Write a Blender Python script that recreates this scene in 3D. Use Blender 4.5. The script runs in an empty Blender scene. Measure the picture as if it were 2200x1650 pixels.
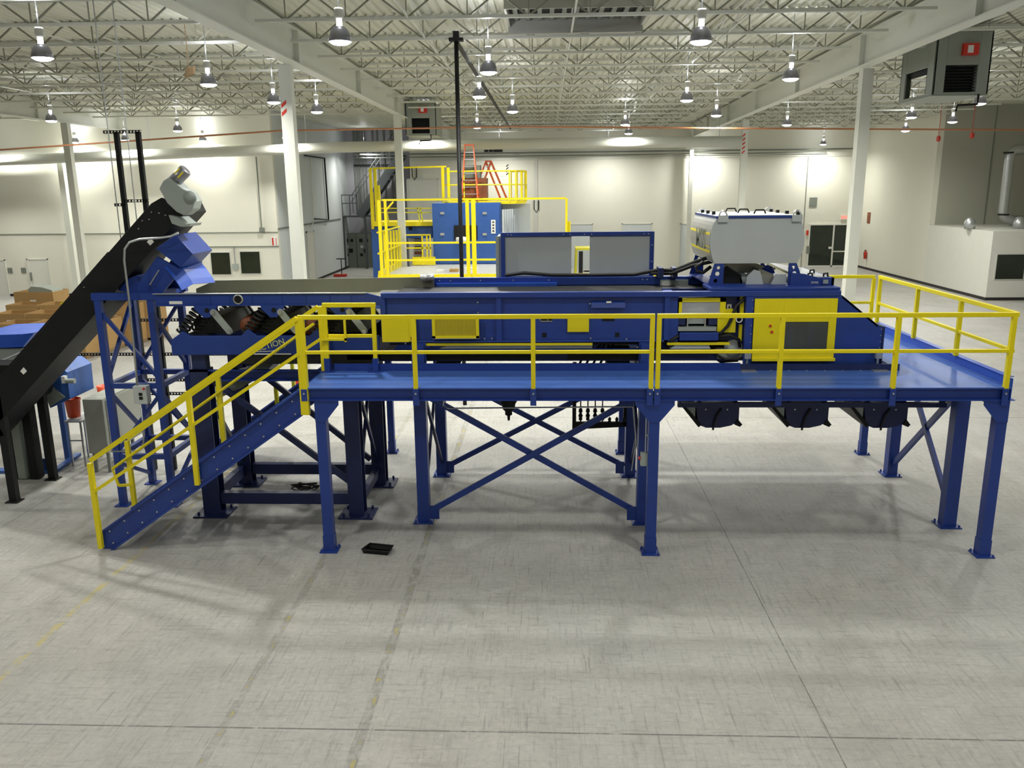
import bpy, bmesh, math, random
from mathutils import Vector, Matrix
random.seed(7)
S = bpy.context.scene
COL = S.collection
PI = math.pi

# ---------------------------------------------------------------- camera
FPX, PITCH, YAW, ROLL, EYE = 1786.0, .2332, .0422, -.0105, 5.56
_cp, _sp = math.cos(PITCH), math.sin(PITCH)
CF = Vector((-math.sin(YAW) * _cp, math.cos(YAW) * _cp, -_sp))
_r = Vector((math.cos(YAW), math.sin(YAW), 0)); _u = _r.cross(CF)
CR = math.cos(ROLL) * _r + math.sin(ROLL) * _u
CU = -math.sin(ROLL) * _r + math.cos(ROLL) * _u
CC = Vector((0, -12, EYE))
cam = bpy.data.objects.new('camera', bpy.data.cameras.new('camera'))
COL.objects.link(cam)
cam.matrix_world = Matrix(((CR.x, CU.x, -CF.x, CC.x), (CR.y, CU.y, -CF.y, CC.y), (CR.z, CU.z, -CF.z, CC.z), (0, 0, 0, 1)))
cam.data.sensor_width = 36; cam.data.lens = FPX / 2200 * 36; cam.data.clip_end = 300
S.camera = cam

# ---------------------------------------------------------------- world, exposure
w = bpy.data.worlds.new('world'); S.world = w; w.use_nodes = True
w.node_tree.nodes['Background'].inputs[0].default_value = (.8, .85, .9, 1)
w.node_tree.nodes['Background'].inputs[1].default_value = .15
S.view_settings.view_transform = 'Standard'; S.view_settings.look = 'None'
S.view_settings.gamma = 1; S.view_settings.use_curve_mapping = False
S.view_settings.exposure = 0.52
LAMP_W = 150
UP_W = 20
S.cycles.max_bounces = 6; S.cycles.diffuse_bounces = 4; S.cycles.glossy_bounces = 2
S.cycles.transmission_bounces = 4; S.cycles.transparent_max_bounces = 8
S.cycles.caustics_reflective = False; S.cycles.caustics_refractive = False
S.cycles.use_denoising = True; S.cycles.use_adaptive_sampling = True; S.cycles.adaptive_threshold = .07


def ray(x, y): return CF + CR * ((x - 1100) / FPX) + CU * ((825 - y) / FPX)
def wy(x, y, Y): d = ray(x, y); return CC + d * ((Y - CC.y) / d.y)      # where a sight line meets an upright plane
def wz(x, y, Z=0.): d = ray(x, y); return CC + d * ((Z - CC.z) / d.z)
def wx(x, y, X): d = ray(x, y); return CC + d * ((X - CC.x) / d.x)


# ---------------------------------------------------------------- materials
class NT:
    def __init__(s, name):
        s.m = bpy.data.materials.new(name); s.m.use_nodes = True; s.t = s.m.node_tree
        s.b = s.t.nodes['Principled BSDF']
    def n(s, typ, **k):
        nd = s.t.nodes.new(typ)
        for a, v in k.items():
            if a.startswith('i_'):
                nd.inputs[a[2:].replace('_', ' ')].default_value = v
            else: setattr(nd, a, v)
        return nd
    def l(s, a, b): s.t.links.new(a, b)
    def math(s, op, a, b=None, c=None, clamp=False):
        nd = s.t.nodes.new('ShaderNodeMath'); nd.operation = op; nd.use_clamp = clamp
        for i, v in enumerate((a, b, c)):
            if v is None: continue
            if isinstance(v, (int, float)): nd.inputs[i].default_value = v
            else: s.l(v, nd.inputs[i])
        return nd.outputs[0]
    def mix(s, f, a, b, typ='MIX'):
        nd = s.t.nodes.new('ShaderNodeMix'); nd.data_type = 'RGBA'; nd.blend_type = typ
        for i, v in ((0, f), (6, a), (7, b)):
            if isinstance(v, (int, float)): nd.inputs[i].default_value = v
            elif isinstance(v, tuple): nd.inputs[i].default_value = v + (1,)
            else: s.l(v, nd.inputs[i])
        return nd.outputs[2]
    def noise(s, vec, scale, detail=3, rough=.5):
        nd = s.n('ShaderNodeTexNoise'); nd.inputs['Scale'].default_value = scale
        nd.inputs['Detail'].default_value = detail; nd.inputs['Roughness'].default_value = rough
        if vec: s.l(vec, nd.inputs['Vector'])
        return nd.outputs[0]
    def ramp(s, v, a, b):
        nd = s.n('ShaderNodeMapRange'); s.l(v, nd.inputs[0]); nd.inputs[1].default_value = a; nd.inputs[2].default_value = b
        return nd.outputs[0]
    def coord(s, scale=(1, 1, 1), rot=0.):
        tc = s.n('ShaderNodeTexCoord'); mp = s.n('ShaderNodeMapping'); mp.inputs['Scale'].default_value = scale
        mp.inputs['Rotation'].default_value = (0, 0, rot)
        s.l(tc.outputs['Object'], mp.inputs[0]); return mp.outputs[0]


def mat(name, col, rough=.5, metal=0., vary=.12, nscale=3., emis=None, estr=0., alpha=1., spec=.5, bump=0., bscale=40):
    k = NT(name)
    n1 = k.noise(k.coord(), nscale, 4)
    dark = tuple(c * (1 - vary) for c in col); light = tuple(min(1, c * (1 + vary)) for c in col)
    k.l(k.mix(n1, dark, light), k.b.inputs['Base Color'])
    k.l(k.math('ADD', k.math('MULTIPLY', n1, .15), rough - .07), k.b.inputs['Roughness'])
    k.b.inputs['Metallic'].default_value = metal
    k.b.inputs['Specular IOR Level'].default_value = spec
    if emis:
        k.b.inputs['Emission Color'].default_value = emis + (1,); k.b.inputs['Emission Strength'].default_value = estr
    if alpha < 1: k.b.inputs['Alpha'].default_value = alpha
    if bump:
        bn = k.n('ShaderNodeBump'); bn.inputs['Strength'].default_value = bump
        k.l(k.noise(k.coord(), bscale, 3), bn.inputs['Height']); k.l(bn.outputs[0], k.b.inputs['Normal'])
    return k.m


MB = mat('blue_paint', (.014, .046, .27), .42, vary=.18)
MB2 = mat('bright_blue_paint', (.022, .09, .50), .35, vary=.12)
MBD = mat('dark_navy_paint', (.012, .022, .10), .45, vary=.2)
MY = mat('yellow_paint', (.84, .70, .005), .4, vary=.06)
MYO = mat('dull_yellow_and_shade', (.62, .58, .02), .45, vary=.1)  # duller yellow; on the rear stair rails it stands for shadow
MK = mat('black_paint', (.007, .0075, .008), .55, vary=.4, spec=.3)
MKR = mat('black_rubber', (.008, .009, .009), .6, vary=.3)
MG = mat('grey_machine_paint', (.34, .38, .36), .45, vary=.05)
MGL = mat('light_grey_sheet', (.5, .54, .55), .4, vary=.05)
MCAB = mat('grey_cabinet_paint', (.30, .31, .27), .5, vary=.05)
MSS = mat('stainless_steel', (.42, .42, .37), .35, .7, vary=.12)
MGV = mat('galvanised_steel', (.55, .57, .58), .35, .8, vary=.12, nscale=12)
MTR = mat('olive_liner', (.23, .23, .165), .5, .1, vary=.1)
MW = mat('white_paint', (.72, .72, .66), .55, vary=.04)
MWS = mat('white_steel_paint', (.68, .69, .62), .45, vary=.04)
MWALL = mat('wall_paint', (.76, .75, .65), .65, vary=.03, nscale=.6)
MWALLC = mat('cool_wall_paint', (.62, .66, .66), .6, vary=.03, nscale=.6)
MWALLG = mat('grey_wall_paint', (.42, .42, .35), .7, vary=.04, nscale=.6)
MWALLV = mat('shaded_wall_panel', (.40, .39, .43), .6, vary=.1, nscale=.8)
MWEB = mat('joist_web_shade', (.30, .30, .23), .5, vary=.08)  # joist colour darkened to stand in for the shaded sides of the webs
MVENT = mat('vent_paint', (.46, .46, .40), .5, vary=.05)
MCEIL = mat('deck_paint', (.66, .66, .55), .5, vary=.04)
MGREY = mat('unit_grey_paint', (.30, .33, .29), .5, vary=.06)
MRED = mat('red_paint', (.62, .03, .015), .4, vary=.1)
MORB = mat('orange_plastic', (.85, .10, .03), .4, vary=.05)
MOR = mat('orange_fibreglass', (.65, .12, .035), .45, vary=.1)
MORP = mat('orange_pipe_paint', (.52, .22, .10), .5, vary=.1)
MRUST = mat('rust_red_motor', (.22, .065, .025), .5, vary=.3)
MCARD = mat('cardboard', (.42, .26, .10), .8, vary=.14, nscale=2)
MCARDI = mat('cardboard_inside', (.30, .20, .08), .85, vary=.3, nscale=5)
MWOOD = mat('pallet_wood', (.30, .20, .10), .8, vary=.25, nscale=8)
MPAPER = mat('white_label', (.8, .8, .78), .6, vary=.03)
MGLS = mat('dark_window_glass', (.018, .026, .018), .12, vary=.5, nscale=1.2)
MLID = mat('lid_satin_metal', (.6, .62, .68), .3, .75, vary=.05)
MPVC = mat('smoked_sheet', (.10, .11, .10), .15, vary=.2, alpha=.6)
MCLR = mat('clear_sheet', (.55, .56, .58), .15, vary=.1, alpha=.55)
MB3 = mat('older_blue_paint', (.028, .10, .36), .45, vary=.12)
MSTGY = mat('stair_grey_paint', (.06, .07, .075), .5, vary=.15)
MPANEL = mat('electrical_panel_paint', (.20, .22, .19), .5, vary=.1)
MBASE = mat('black_vinyl_base', (.02, .018, .016), .6)
MEXIT = mat('exit_sign_red', (.9, .1, .08), .5, emis=(1, .08, .05), estr=2.5)
MEM = mat('lamp_lens', (1, 1, 1), .4, emis=(1, 1, 1), estr=14)
MEMN = mat('lamp_socket_glow', (1, 1, 1), .4, emis=(.95, .93, 1), estr=3)
MREF = mat('spun_aluminium', (.30, .30, .33), .3, .6, vary=.1)
MCONC = mat('pilaster_paint', (.66, .66, .60), .6, vary=.03)


def diamond_mat():
    k = NT('blue_tread_plate')
    n1 = k.noise(k.coord(), 2.5, 4)
    k.l(k.mix(n1, (.045, .115, .42), (.07, .16, .52)), k.b.inputs['Base Color'])
    k.b.inputs['Roughness'].default_value = .33
    v = k.n('ShaderNodeTexVoronoi'); v.inputs['Scale'].default_value = 28; v.inputs['Randomness'].default_value = 0
    k.l(k.coord(rot=PI / 4), v.inputs['Vector'])
    bn = k.n('ShaderNodeBump'); bn.inputs['Strength'].default_value = .5; bn.inputs['Distance'].default_value = .01
    k.l(v.outputs['Distance'], bn.inputs['Height']); k.l(bn.outputs[0], k.b.inputs['Normal'])
    return k.m
MDP = diamond_mat()


def mesh_mat():
    k = NT('yellow_expanded_mesh')
    br = k.n('ShaderNodeTexVoronoi'); br.inputs['Scale'].default_value = 45; br.inputs['Randomness'].default_value = 0; br.feature = 'F1'
    k.l(k.coord((1, 1, 1.6), 0), br.inputs['Vector'])
    h = k.math('GREATER_THAN', br.outputs['Distance'], .42)
    k.l(k.mix(h, (.16, .12, .005), (.72, .58, .01)), k.b.inputs['Base Color']); k.b.inputs['Roughness'].default_value = .5
    return k.m
MMESH = mesh_mat()


def grate_mat():
    k = NT('platform_grating')
    s_ = k.n('ShaderNodeSeparateXYZ'); k.l(k.coord(), s_.inputs[0])
    a = k.math('LESS_THAN', k.math('FRACT', k.math('MULTIPLY', k.math('ADD', s_.outputs[0], s_.outputs[1]), 3.5)), .35)
    k.l(k.mix(a, (.62, .62, .60), (.30, .30, .30)), k.b.inputs['Base Color']); k.b.inputs['Roughness'].default_value = .5
    return k.m
MGRATE = grate_mat()


def floor_mat():
    k = NT('worn_concrete')
    sep = k.n('ShaderNodeSeparateXYZ'); k.l(k.coord(), sep.inputs[0]); X, Y = sep.outputs[0], sep.outputs[1]
    big = k.noise(k.coord(), .22, 4, .6)
    mid = k.noise(k.coord(), 1.3, 6, .65)
    fine = k.noise(k.coord(), 14, 5, .75)
    sx = k.noise(k.coord((.9, 9, 1)), 2.2, 6, .7)     # streaks along X
    sy = k.noise(k.coord((11, .8, 1)), 2.0, 6, .7)    # streaks along Y
    c = k.mix(k.ramp(mid, .28, .72), (.345, .33, .30), (.49, .475, .435))
    c = k.mix(k.ramp(big, .35, .7), c, (.435, .43, .415), 'MIX')
    c = k.mix(k.math('MULTIPLY', k.ramp(sx, .53, .68), .50), c, (.23, .22, .20))
    c = k.mix(k.math('MULTIPLY', k.ramp(sy, .53, .68), .50), c, (.22, .215, .21))
    c = k.mix(k.math('MULTIPLY', k.ramp(fine, .54, .72), .45), c, (.21, .205, .185))
    c = k.mix(k.math('MULTIPLY', k.ramp(fine, .46, .32), .35), c, (.62, .61, .56))
    bl = k.noise(k.coord((1, .7, 1), .2), .75, 5, .65)
    c = k.mix(k.math('MULTIPLY', k.ramp(bl, .50, .72), .42), c, (.27, .265, .245))
    # scuffs: thin marks
    for sc, ro, th in ((1.1, .35, .66), (1.4, 1.2, .67), (.9, 2.3, .66), (1.7, 1.75, .68)):
        sn = k.noise(k.coord((22, .9, 1), ro), sc, 3, .6)
        c = k.mix(k.math('MULTIPLY', k.ramp(sn, th, th + .03), .4), c, (.17, .165, .16))
    sm_ = k.noise(k.coord((2.5, 1.2, 1), .4), .9, 5, .7)
    c = k.mix(k.math('MULTIPLY', k.ramp(sm_, .60, .72), .35), c, (.25, .245, .23))
    brk = k.noise(k.coord((4, 2.2, 1)), 1.6, 5, .75)
    # control joints
    def band(axis, cc, ww): return k.math('COMPARE', axis, cc, ww)
    jy = k.math('LESS_THAN', k.math('ABSOLUTE', k.math('WRAP', k.math('ADD', Y, 4.38), 6.1, -6.1)), .011)
    jx = k.math('LESS_THAN', k.math('ABSOLUTE', k.math('WRAP', k.math('SUBTRACT', X, 2.93), 6.1, -6.1)), .007)
    j = k.math('MAXIMUM', jy, jx)
    c = k.mix(k.math('MULTIPLY', j, k.ramp(brk, .3, .5)), c, (.17, .165, .155))
    # ground off line markings
    for cc, ww, dk in ((-3.43, .05, .55), (-1.935, .06, .7)):
        c = k.mix(k.math('MULTIPLY', k.math('MULTIPLY', band(X, cc, ww), k.ramp(brk, .38, .60)), dk), c, (.19, .185, .17))
        c = k.mix(k.math('MULTIPLY', k.math('MULTIPLY', band(X, cc, ww * .6), k.ramp(brk, .555, .575)), .6), c, (.50, .42, .08))
    c = k.mix(k.math('MULTIPLY', k.math('MULTIPLY', band(X, -6.42, .05), k.ramp(brk, .47, .53)), .65), c, (.50, .41, .12))
    k.l(c, k.b.inputs['Base Color'])
    k.l(k.math('ADD', k.math('MULTIPLY', mid, .3), .38), k.b.inputs['Roughness'])
    k.b.inputs['Specular IOR Level'].default_value = .35
    return k.m
MFLOOR = floor_mat()


# ---------------------------------------------------------------- geometry helpers
class M:
    def __init__(s): s.v = []; s.f = []
    def add(s, vs, fs):
        o = len(s.v); s.v += [Vector(v) for v in vs]; s.f += [tuple(i + o for i in f) for f in fs]; return s
    def box(s, x0, x1, y0, y1, z0, z1):
        return s.add([(x0, y0, z0), (x1, y0, z0), (x1, y1, z0), (x0, y1, z0), (x0, y0, z1), (x1, y0, z1), (x1, y1, z1), (x0, y1, z1)],
                     [(0, 3, 2, 1), (4, 5, 6, 7), (0, 1, 5, 4), (1, 2, 6, 5), (2, 3, 7, 6), (3, 0, 4, 7)])
    def bar(s, p, q, w, h=None, up=(0, 0, 1)):
        p, q = Vector(p), Vector(q); h = h or w; d = (q - p).normalized(); up = Vector(up)
        if abs(d.dot(up)) > .98: up = Vector((0, 1, 0))
        a = d.cross(up).normalized() * (w / 2); b = a.cross(d).normalized() * (h / 2)
        return s.add([p - a - b, p + a - b, p + a + b, p - a + b, q - a - b, q + a - b, q + a + b, q - a + b],
                     [(0, 3, 2, 1), (4, 5, 6, 7), (0, 1, 5, 4), (1, 2, 6, 5), (2, 3, 7, 6), (3, 0, 4, 7)])
    def tube(s, pts, r, n=8, caps=True, rs=None):
        pts = [Vector(p) for p in pts]; rings = []; prev = None
        for i, p in enumerate(pts):
            d = (pts[min(i + 1, len(pts) - 1)] - pts[max(i - 1, 0)]).normalized()
            if prev is None:
                up = Vector((0, 0, 1)) if abs(d.z) < .9 else Vector((0, 1, 0)); a = d.cross(up).normalized()
            else:
                a = (prev - d * prev.dot(d)).normalized()
            prev = a; b = d.cross(a); rr = rs[i] if rs else r
            rings.append([p + (a * math.cos(t) + b * math.sin(t)) * rr for t in [2 * PI * k / n for k in range(n)]])
        vs = [v for R_ in rings for v in R_]; fs = []
        for i in range(len(rings) - 1):
            for k in range(n):
                a, b = i * n + k, i * n + (k + 1) % n; fs.append((a, b, b + n, a + n))
        if caps: fs.append(tuple(range(n))[::-1]); fs.append(tuple(range((len(rings) - 1) * n, len(rings) * n)))
        return s.add(vs, fs)
    def cyl(s, p, q, r, n=16, r2=None): return s.tube([p, q], r, n, rs=[r, r if r2 is None else r2])
    def prism(s, poly, axis, a, b):
        """poly of 2D points extruded along axis 'x','y','z' from a to b"""
        def P(u, v, t): return {'y': (u, t, v), 'x': (t, u, v), 'z': (u, v, t)}[axis]
        n = len(poly); vs = [P(u, v, a) for u, v in poly] + [P(u, v, b) for u, v in poly]
        fs = [tuple(range(n)), tuple(range(n, 2 * n))[::-1]] + [(i, (i + 1) % n, (i + 1) % n + n, i + n) for i in range(n)]
        return s.add(vs, fs)
    def ibeam(s, p, q, w, h, t=.015, up=(0, 0, 1)):
        p, q = Vector(p), Vector(q); d = (q - p).normalized(); up = Vector(up)
        a = d.cross(up).normalized(); b = a.cross(d).normalized()
        for o in (h / 2 - t / 2, -h / 2 + t / 2): s.bar(p + b * o, q + b * o, w, t, up)
        return s.bar(p, q, t, h - 2 * t, up)
    def channel(s, x0, x1, y0, y1, z0, z1, t=.012, open_='y0'):
        """C section along x, its web on the side away from the open one"""
        if open_ == 'y0': s.box(x0, x1, y1 - t, y1, z0, z1)
        else: s.box(x0, x1, y0, y0 + t, z0, z1)
        s.box(x0, x1, y0, y1, z1 - t, z1); return s.box(x0, x1, y0, y1, z0, z0 + t)
    def lathe(s, prof, c, n=24, axis='z'):
        c = Vector(c); rings = []
        for r, h in prof:
            ring = []
            for k in range(n):
                t = 2 * PI * k / n; x, y = r * math.cos(t), r * math.sin(t)
                ring.append(c + Vector({'z': (x, y, h), 'y': (x, h, y), 'x': (h, x, y)}[axis]))
            rings.append(ring)
        vs = [v for r_ in rings for v in r_]; fs = []
        for i in range(len(rings) - 1):
            for k in range(n):
                a, b = i * n + k, i * n + (k + 1) % n; fs.append((a, b, b + n, a + n))
        return s.add(vs, fs)
    def build(s, name, m, parent=None, smooth=False, bevel=0., label=None, kind=None):
        off = wl(parent); me = bpy.data.meshes.new(name)
        me.from_pydata([v - off for v in s.v], [], s.f); me.validate()
        bm = bmesh.new(); bm.from_mesh(me); bmesh.ops.recalc_face_normals(bm, faces=bm.faces); bm.to_mesh(me); bm.free()
        me.materials.append(m)
        if smooth:
            for p in me.polygons: p.use_smooth = len(p.vertices) == 4
        o = bpy.data.objects.new(name, me); COL.objects.link(o); o.parent = parent
        if bevel:
            bv = o.modifiers.new('bevel', 'BEVEL'); bv.width = bevel; bv.segments = 2; bv.limit_method = 'ANGLE'
        if label: o['label'] = label
        if kind: o['kind'] = kind
        return o


def wl(o):
    v = Vector((0, 0, 0))
    while o is not None: v = v + o.location; o = o.parent
    return v


def T(name, label, cat, loc=(0, 0, 0), group=None):
    o = bpy.data.objects.new(name, None); COL.objects.link(o); o.location = loc; o.empty_display_size = .2
    o['label'] = label; o['category'] = cat
    if group: o['group'] = group
    return o


def tag(o, label, cat, group=None, kind=None):
    o['label'] = label; o['category'] = cat
    if group: o['group'] = group
    if kind: o['kind'] = kind
    return o


def struct(o, label=None):
    o['kind'] = 'structure'
    if label: o['label'] = label
    return o


def dup(root, loc, label=None, group=None, rz=None):
    r = root.copy(); COL.objects.link(r); r.location = loc
    if rz is not None: r.rotation_euler = (0, 0, rz)
    if label: r['label'] = label
    if group: r['group'] = group
    for ch in list(root.children):
        c = ch.copy(); COL.objects.link(c); c.parent = r
        for g in list(ch.children):
            d = g.copy(); COL.objects.link(d); d.parent = c
    return r


def text(body, size, loc, rot, m, parent, name='lettering', ext=.002, sx=1., align='CENTER', shear=0., bold=0.):
    cu = bpy.data.curves.new(name, 'FONT'); cu.body = body; cu.size = size; cu.extrude = ext; cu.align_x = align; cu.align_y = 'CENTER'
    cu.shear = shear; cu.offset = bold; cu.materials.append(m)
    tmp = bpy.data.objects.new(name, cu); COL.objects.link(tmp); bpy.context.view_layer.update()
    me = bpy.data.meshes.new_from_object(tmp.evaluated_get(bpy.context.evaluated_depsgraph_get())); me.name = name
    bpy.data.objects.remove(tmp); bpy.data.curves.remove(cu)
    o = bpy.data.objects.new(name, me); COL.objects.link(o); o.parent = parent
    o.location = Vector(loc) - wl(parent); o.rotation_euler = rot; o.scale = (sx, 1, 1)
    return o


def arc(cx, cy, r, a0, a1, n): return [(cx + r * math.cos(math.radians(a0 + (a1 - a0) * i / n)), cy + r * math.sin(math.radians(a0 + (a1 - a0) * i / n))) for i in range(n + 1)]
ORD = ['first', 'second', 'third', 'fourth', 'fifth', 'sixth', 'seventh', 'eighth', 'ninth', 'tenth']
# ================================================================= THE ROOM
ZD = 9.55                     # underside of the roof deck
struct(M().box(-42, 30, -26, 50, -.2, 0).build('floor', MFLOOR), 'scuffed grey concrete floor with saw cut joints')
def deck():
    m = M(); x = -42.; pts = []
    while x < 30:
        pts += [(x, ZD), (x + .11, ZD), (x + .135, ZD + .05), (x + .20, ZD + .05)]; x += .225
    pts.append((30, ZD))
    vs = [(p, y, z) for y in (-26, 50) for p, z in pts]; n = len(pts)
    m.add(vs, [(i, i + 1, i + 1 + n, i + n) for i in range(n - 1)])
    return m.box(-42, 30, -26, 50, ZD + .06, ZD + .3)
struct(deck().build('ceiling', MCEIL), 'cream ribbed metal roof deck')
YL, YB, XR, XS = 32.2, 46., 21.1, -14.2
xb0 = wy(884, 450, YB).x
struct(M().box(xb0, XR + .3, YB, YB + .3, 0, ZD).build('wall_back', MWALL))
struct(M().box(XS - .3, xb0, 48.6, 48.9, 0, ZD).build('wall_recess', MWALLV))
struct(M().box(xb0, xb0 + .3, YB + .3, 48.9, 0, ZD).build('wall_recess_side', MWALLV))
struct(M().box(XS - .3, XS, YL + .3, 48.6, 0, ZD).build('wall_inner_left', MWALLC))
struct(M().box(-42, XS, YL, YL + .3, 0, ZD).build('wall_far_left', MWALL))
struct(M().box(XR, XR + .3, 35.5, YB - .001, 0, ZD).build('wall_right', MWALL))
struct(M().box(XR + .3, 30, 35.5, 35.8, 3.27, ZD).build('wall_upper_right', MWALLG))
lr = M().box(XR, XR + .2, 28.9, 35.499, 0, 3.17).box(XR, 30, 28.7, 28.9, 0, 3.17).box(XR, 30, 28.7, 35.499, 3.17, 3.27)
struct(lr.build('wall_low_room', MW), 'white low office room in the right corner')
struct(M().box(-42.3, -42, -26, 32.5, 0, ZD).build('wall_left', MWALL))
struct(M().box(30, 30.3, -26, 35.8, 0, ZD).build('wall_far_right', MWALL))
struct(M().box(-42, 30, -26.3, -26, 0, ZD).build('wall_front', MWALL))
bbs = [('baseboard_right', M().box(XR - .02, XR, 28.68, YB - .01, 0, .14)), ('baseboard_low_room', M().box(XR, 30, 28.68, 28.7, 0, .14)),
       ('baseboard_left', M().box(-42, XS, YL - .02, YL, 0, .14)), ('baseboard_inner_left', M().box(XS, XS + .02, YL, 48.6, 0, .14))]
for n_, m_ in bbs: struct(m_.build(n_, MBASE))
# panel joints and ledges of the walls
a = wy(735, 335, YB); struct(M().box(xb0, XR, YB - .05, YB, 7.3, 7.42).build('trim_1', MWS), 'pale ledge along the top of the back wall')
struct(M().box(-42, XS, YL - .03, YL, wy(300, 502, YL).z, wy(300, 502, YL).z + .04).build('trim_2', MPANEL), 'grey seam across the left wall')
struct(M().box(wy(440, 535, YL).x, XS, YL - .03, YL, wy(500, 531, YL).z, wy(500, 531, YL).z + .05).build('trim_3', MPANEL), 'grey seam above the left windows')
struct(M().box(XS, XS + .03, YL, 46, 3.45, 3.55).build('trim_4', MPANEL), 'grey seam along the inner left wall')
for i, px in enumerate((1152, 1729)):
    p = wy(px, 450, YB); struct(M().box(p.x - .02 if i else p.x - .12, p.x + .02 if i else p.x + .1, YB - .04, YB, 0, 7.3).build('trim_%d' % (5 + i), MCONC if not i else MPANEL), 'white pilaster on the back wall' if not i else 'thin vertical seam of the back wall')
p = wy(2068, 420, 35.5); struct(M().box(wy(2128, 350, 35.5).x, wy(2128, 350, 35.5).x + .04, 35.46, 35.5, 3.27, ZD).build('trim_7', MPANEL), 'thin dark seam of the upper right wall')

# windows of the left wall
def window(i, x0, x1, y0, y1, Y, m=None):
    A, B = wy(x0, y0, Y), wy(x1, y1, Y); X0, X1, Z0, Z1 = A.x, B.x, B.z, A.z
    o = M().box(X0 - .05, X1 + .05, Y - .03, Y - .001, Z0 - .05, Z1 + .05).build('window_%d' % i, MCONC)
    struct(o); M().box(X0, X1, Y - .05, Y - .031, Z0, Z1).build('pane', m or MGLS, o); return o
window(1, 400, 437, 540, 592, YL); window(2, 453, 497, 543, 589, YL); window(3, 516, 561, 541, 587, YL)
window(4, 2143, 2196, 547, 599, 28.7)
# doors
def door(i, x0, x1, y0, Y, m, lab, handle=True):
    A, B = wy(x0, y0, Y), wy(x1, y0, Y)
    o = struct(M().box(A.x, A.x + .06, Y - .05, Y, 0, A.z).box(B.x - .06, B.x, Y - .05, Y, 0, A.z).box(A.x, B.x, Y - .05, Y, A.z - .06, A.z).build('door_%d' % i, MCONC), lab)
    M().box(A.x + .06, B.x - .06, Y - .03, Y - .001, 0, A.z - .06).build('leaf', m, o)
    if handle: M().box(A.x + .12, A.x + .2, Y - .1, Y - .03, .85, 1.3).build('door_handle', MPANEL, o)
    return o
door(1, 57, 103, 556, YL, MW, 'cream steel door in the left wall')
door(2, -40, 11, 558, YL, MW, 'cream steel door at the left edge', False)
door(3, 1219, 1274, 481, YB, MWALLC, 'pale overhead door behind the screen', False)
door(4, 1336, 1401, 480, YB, MWALLC, 'pale overhead door right of the screen middle', False)
door(5, 1461, 1478, 480, YB, MWALLC, 'pale overhead door beside the grey hood', False)
door(7, 873, 942, 384, YB, MW, 'tall white door in the back wall behind the yellow cage', False)
# glazed entrance in the back wall
e = T('glass_entrance', 'dark glazed double door with white frame in the back wall under the exit sign', 'door', (wy(1780, 568, YB).x, YB - .1, 0))
A, B, Cc, Dd = wy(1741, 484, YB), wy(1790, 484, YB), wy(1826, 484, YB), wy(1741, 569, YB)
zt = A.z; zb = .12
M().box(A.x - .1, Cc.x + .1, YB - .08, YB - .001, zt, zt + .1).box(A.x - .1, A.x, YB - .08, YB - .001, 0, zt).box(Cc.x, Cc.x + .1, YB - .08, YB - .001, 0, zt).box(B.x, B.x + .1, YB - .08, YB - .001, 0, zt).box(A.x, Cc.x, YB - .08, YB - .001, 0, .1).build('door_frame', MW, e)
M().box(A.x, B.x, YB - .05, YB - .002, .1, zt).build('glass', MGLS, e)
M().box(B.x + .1, Cc.x, YB - .05, YB - .002, .1, zt).build('glass', MGLS, e)
M().box(B.x + .1, Cc.x, YB - .08, YB - .05, 1.0, 1.08).build('push_bar', MW, e)
M().box(B.x - .22, B.x - .02, YB - .12, YB - .05, 1.22, 1.36).build('lock_plate', MW, e)
# inner left wall door
d6 = struct(M().box(XS + .0, XS + .05, 37.4, 37.5, 0, 3.1).box(XS, XS + .05, 38.9, 39.0, 0, 3.1).box(XS, XS + .05, 37.4, 39.0, 3.0, 3.1).build('door_6', MCONC), 'tall white door in the inner left wall')
M().box(XS + .001, XS + .03, 37.5, 38.9, 0, 3.0).build('leaf', MW, d6)

# ---------------------------------------------------------------- columns and girders
def column(X, Y, lab, stripes=0, w_=.3, ztop=8.6):
    o = M().box(X - w_ / 2, X + w_ / 2, Y - w_ / 2, Y + w_ / 2, 0, ztop).box(X - .22, X + .22, Y - .22, Y + .22, 0, .03).build('column', MWS)
    struct(o, lab)
    if stripes:
        z0 = stripes[1]
        for k in range(stripes[0]):
            z = z0 + k * .2
            M().add([(X - .13, Y - w_ / 2 - .004, z), (X + .0, Y - w_ / 2 - .004, z + .11), (X + .0, Y - w_ / 2 - .004, z + .2), (X - .13, Y - w_ / 2 - .004, z + .09)], [(0, 1, 2, 3)]).add([(X - .13, Y - w_ / 2 - .001, z), (X + .0, Y - w_ / 2 - .001, z + .11), (X, Y - w_ / 2 - .001, z + .2), (X - .13, Y - w_ / 2 - .001, z + .09)], [(0, 1, 2, 3)]).build('red_stripe', MRED, o, label='red slanted stripe')
    return o
cLA = wy(624, 300, 10.); cRA = wy(1850, 300, 12.6)
column(cLA.x, 10., 'white steel column behind the vibrating feeder', (2, 7.35))
column(-6.35, 25., 'white steel column among the yellow cage rails')
column(cRA.x, 12.6, 'white steel column right of the grey hood')
column(wy(1597, 350, 31).x, 31., 'white steel column behind the grey hood, red striped', (5, 7.0))
cLL = wy(160, 420, 27.).x
column(cLL, 27., 'white steel column left of the black cable frame')
column(wy(138, 420, 31.6).x, 31.7, 'white steel column against the left wall', ztop=7.4)
column(wy(1483, 400, 45.3).x, 45.3, 'slim white column on the back wall', w_=.25)
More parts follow.
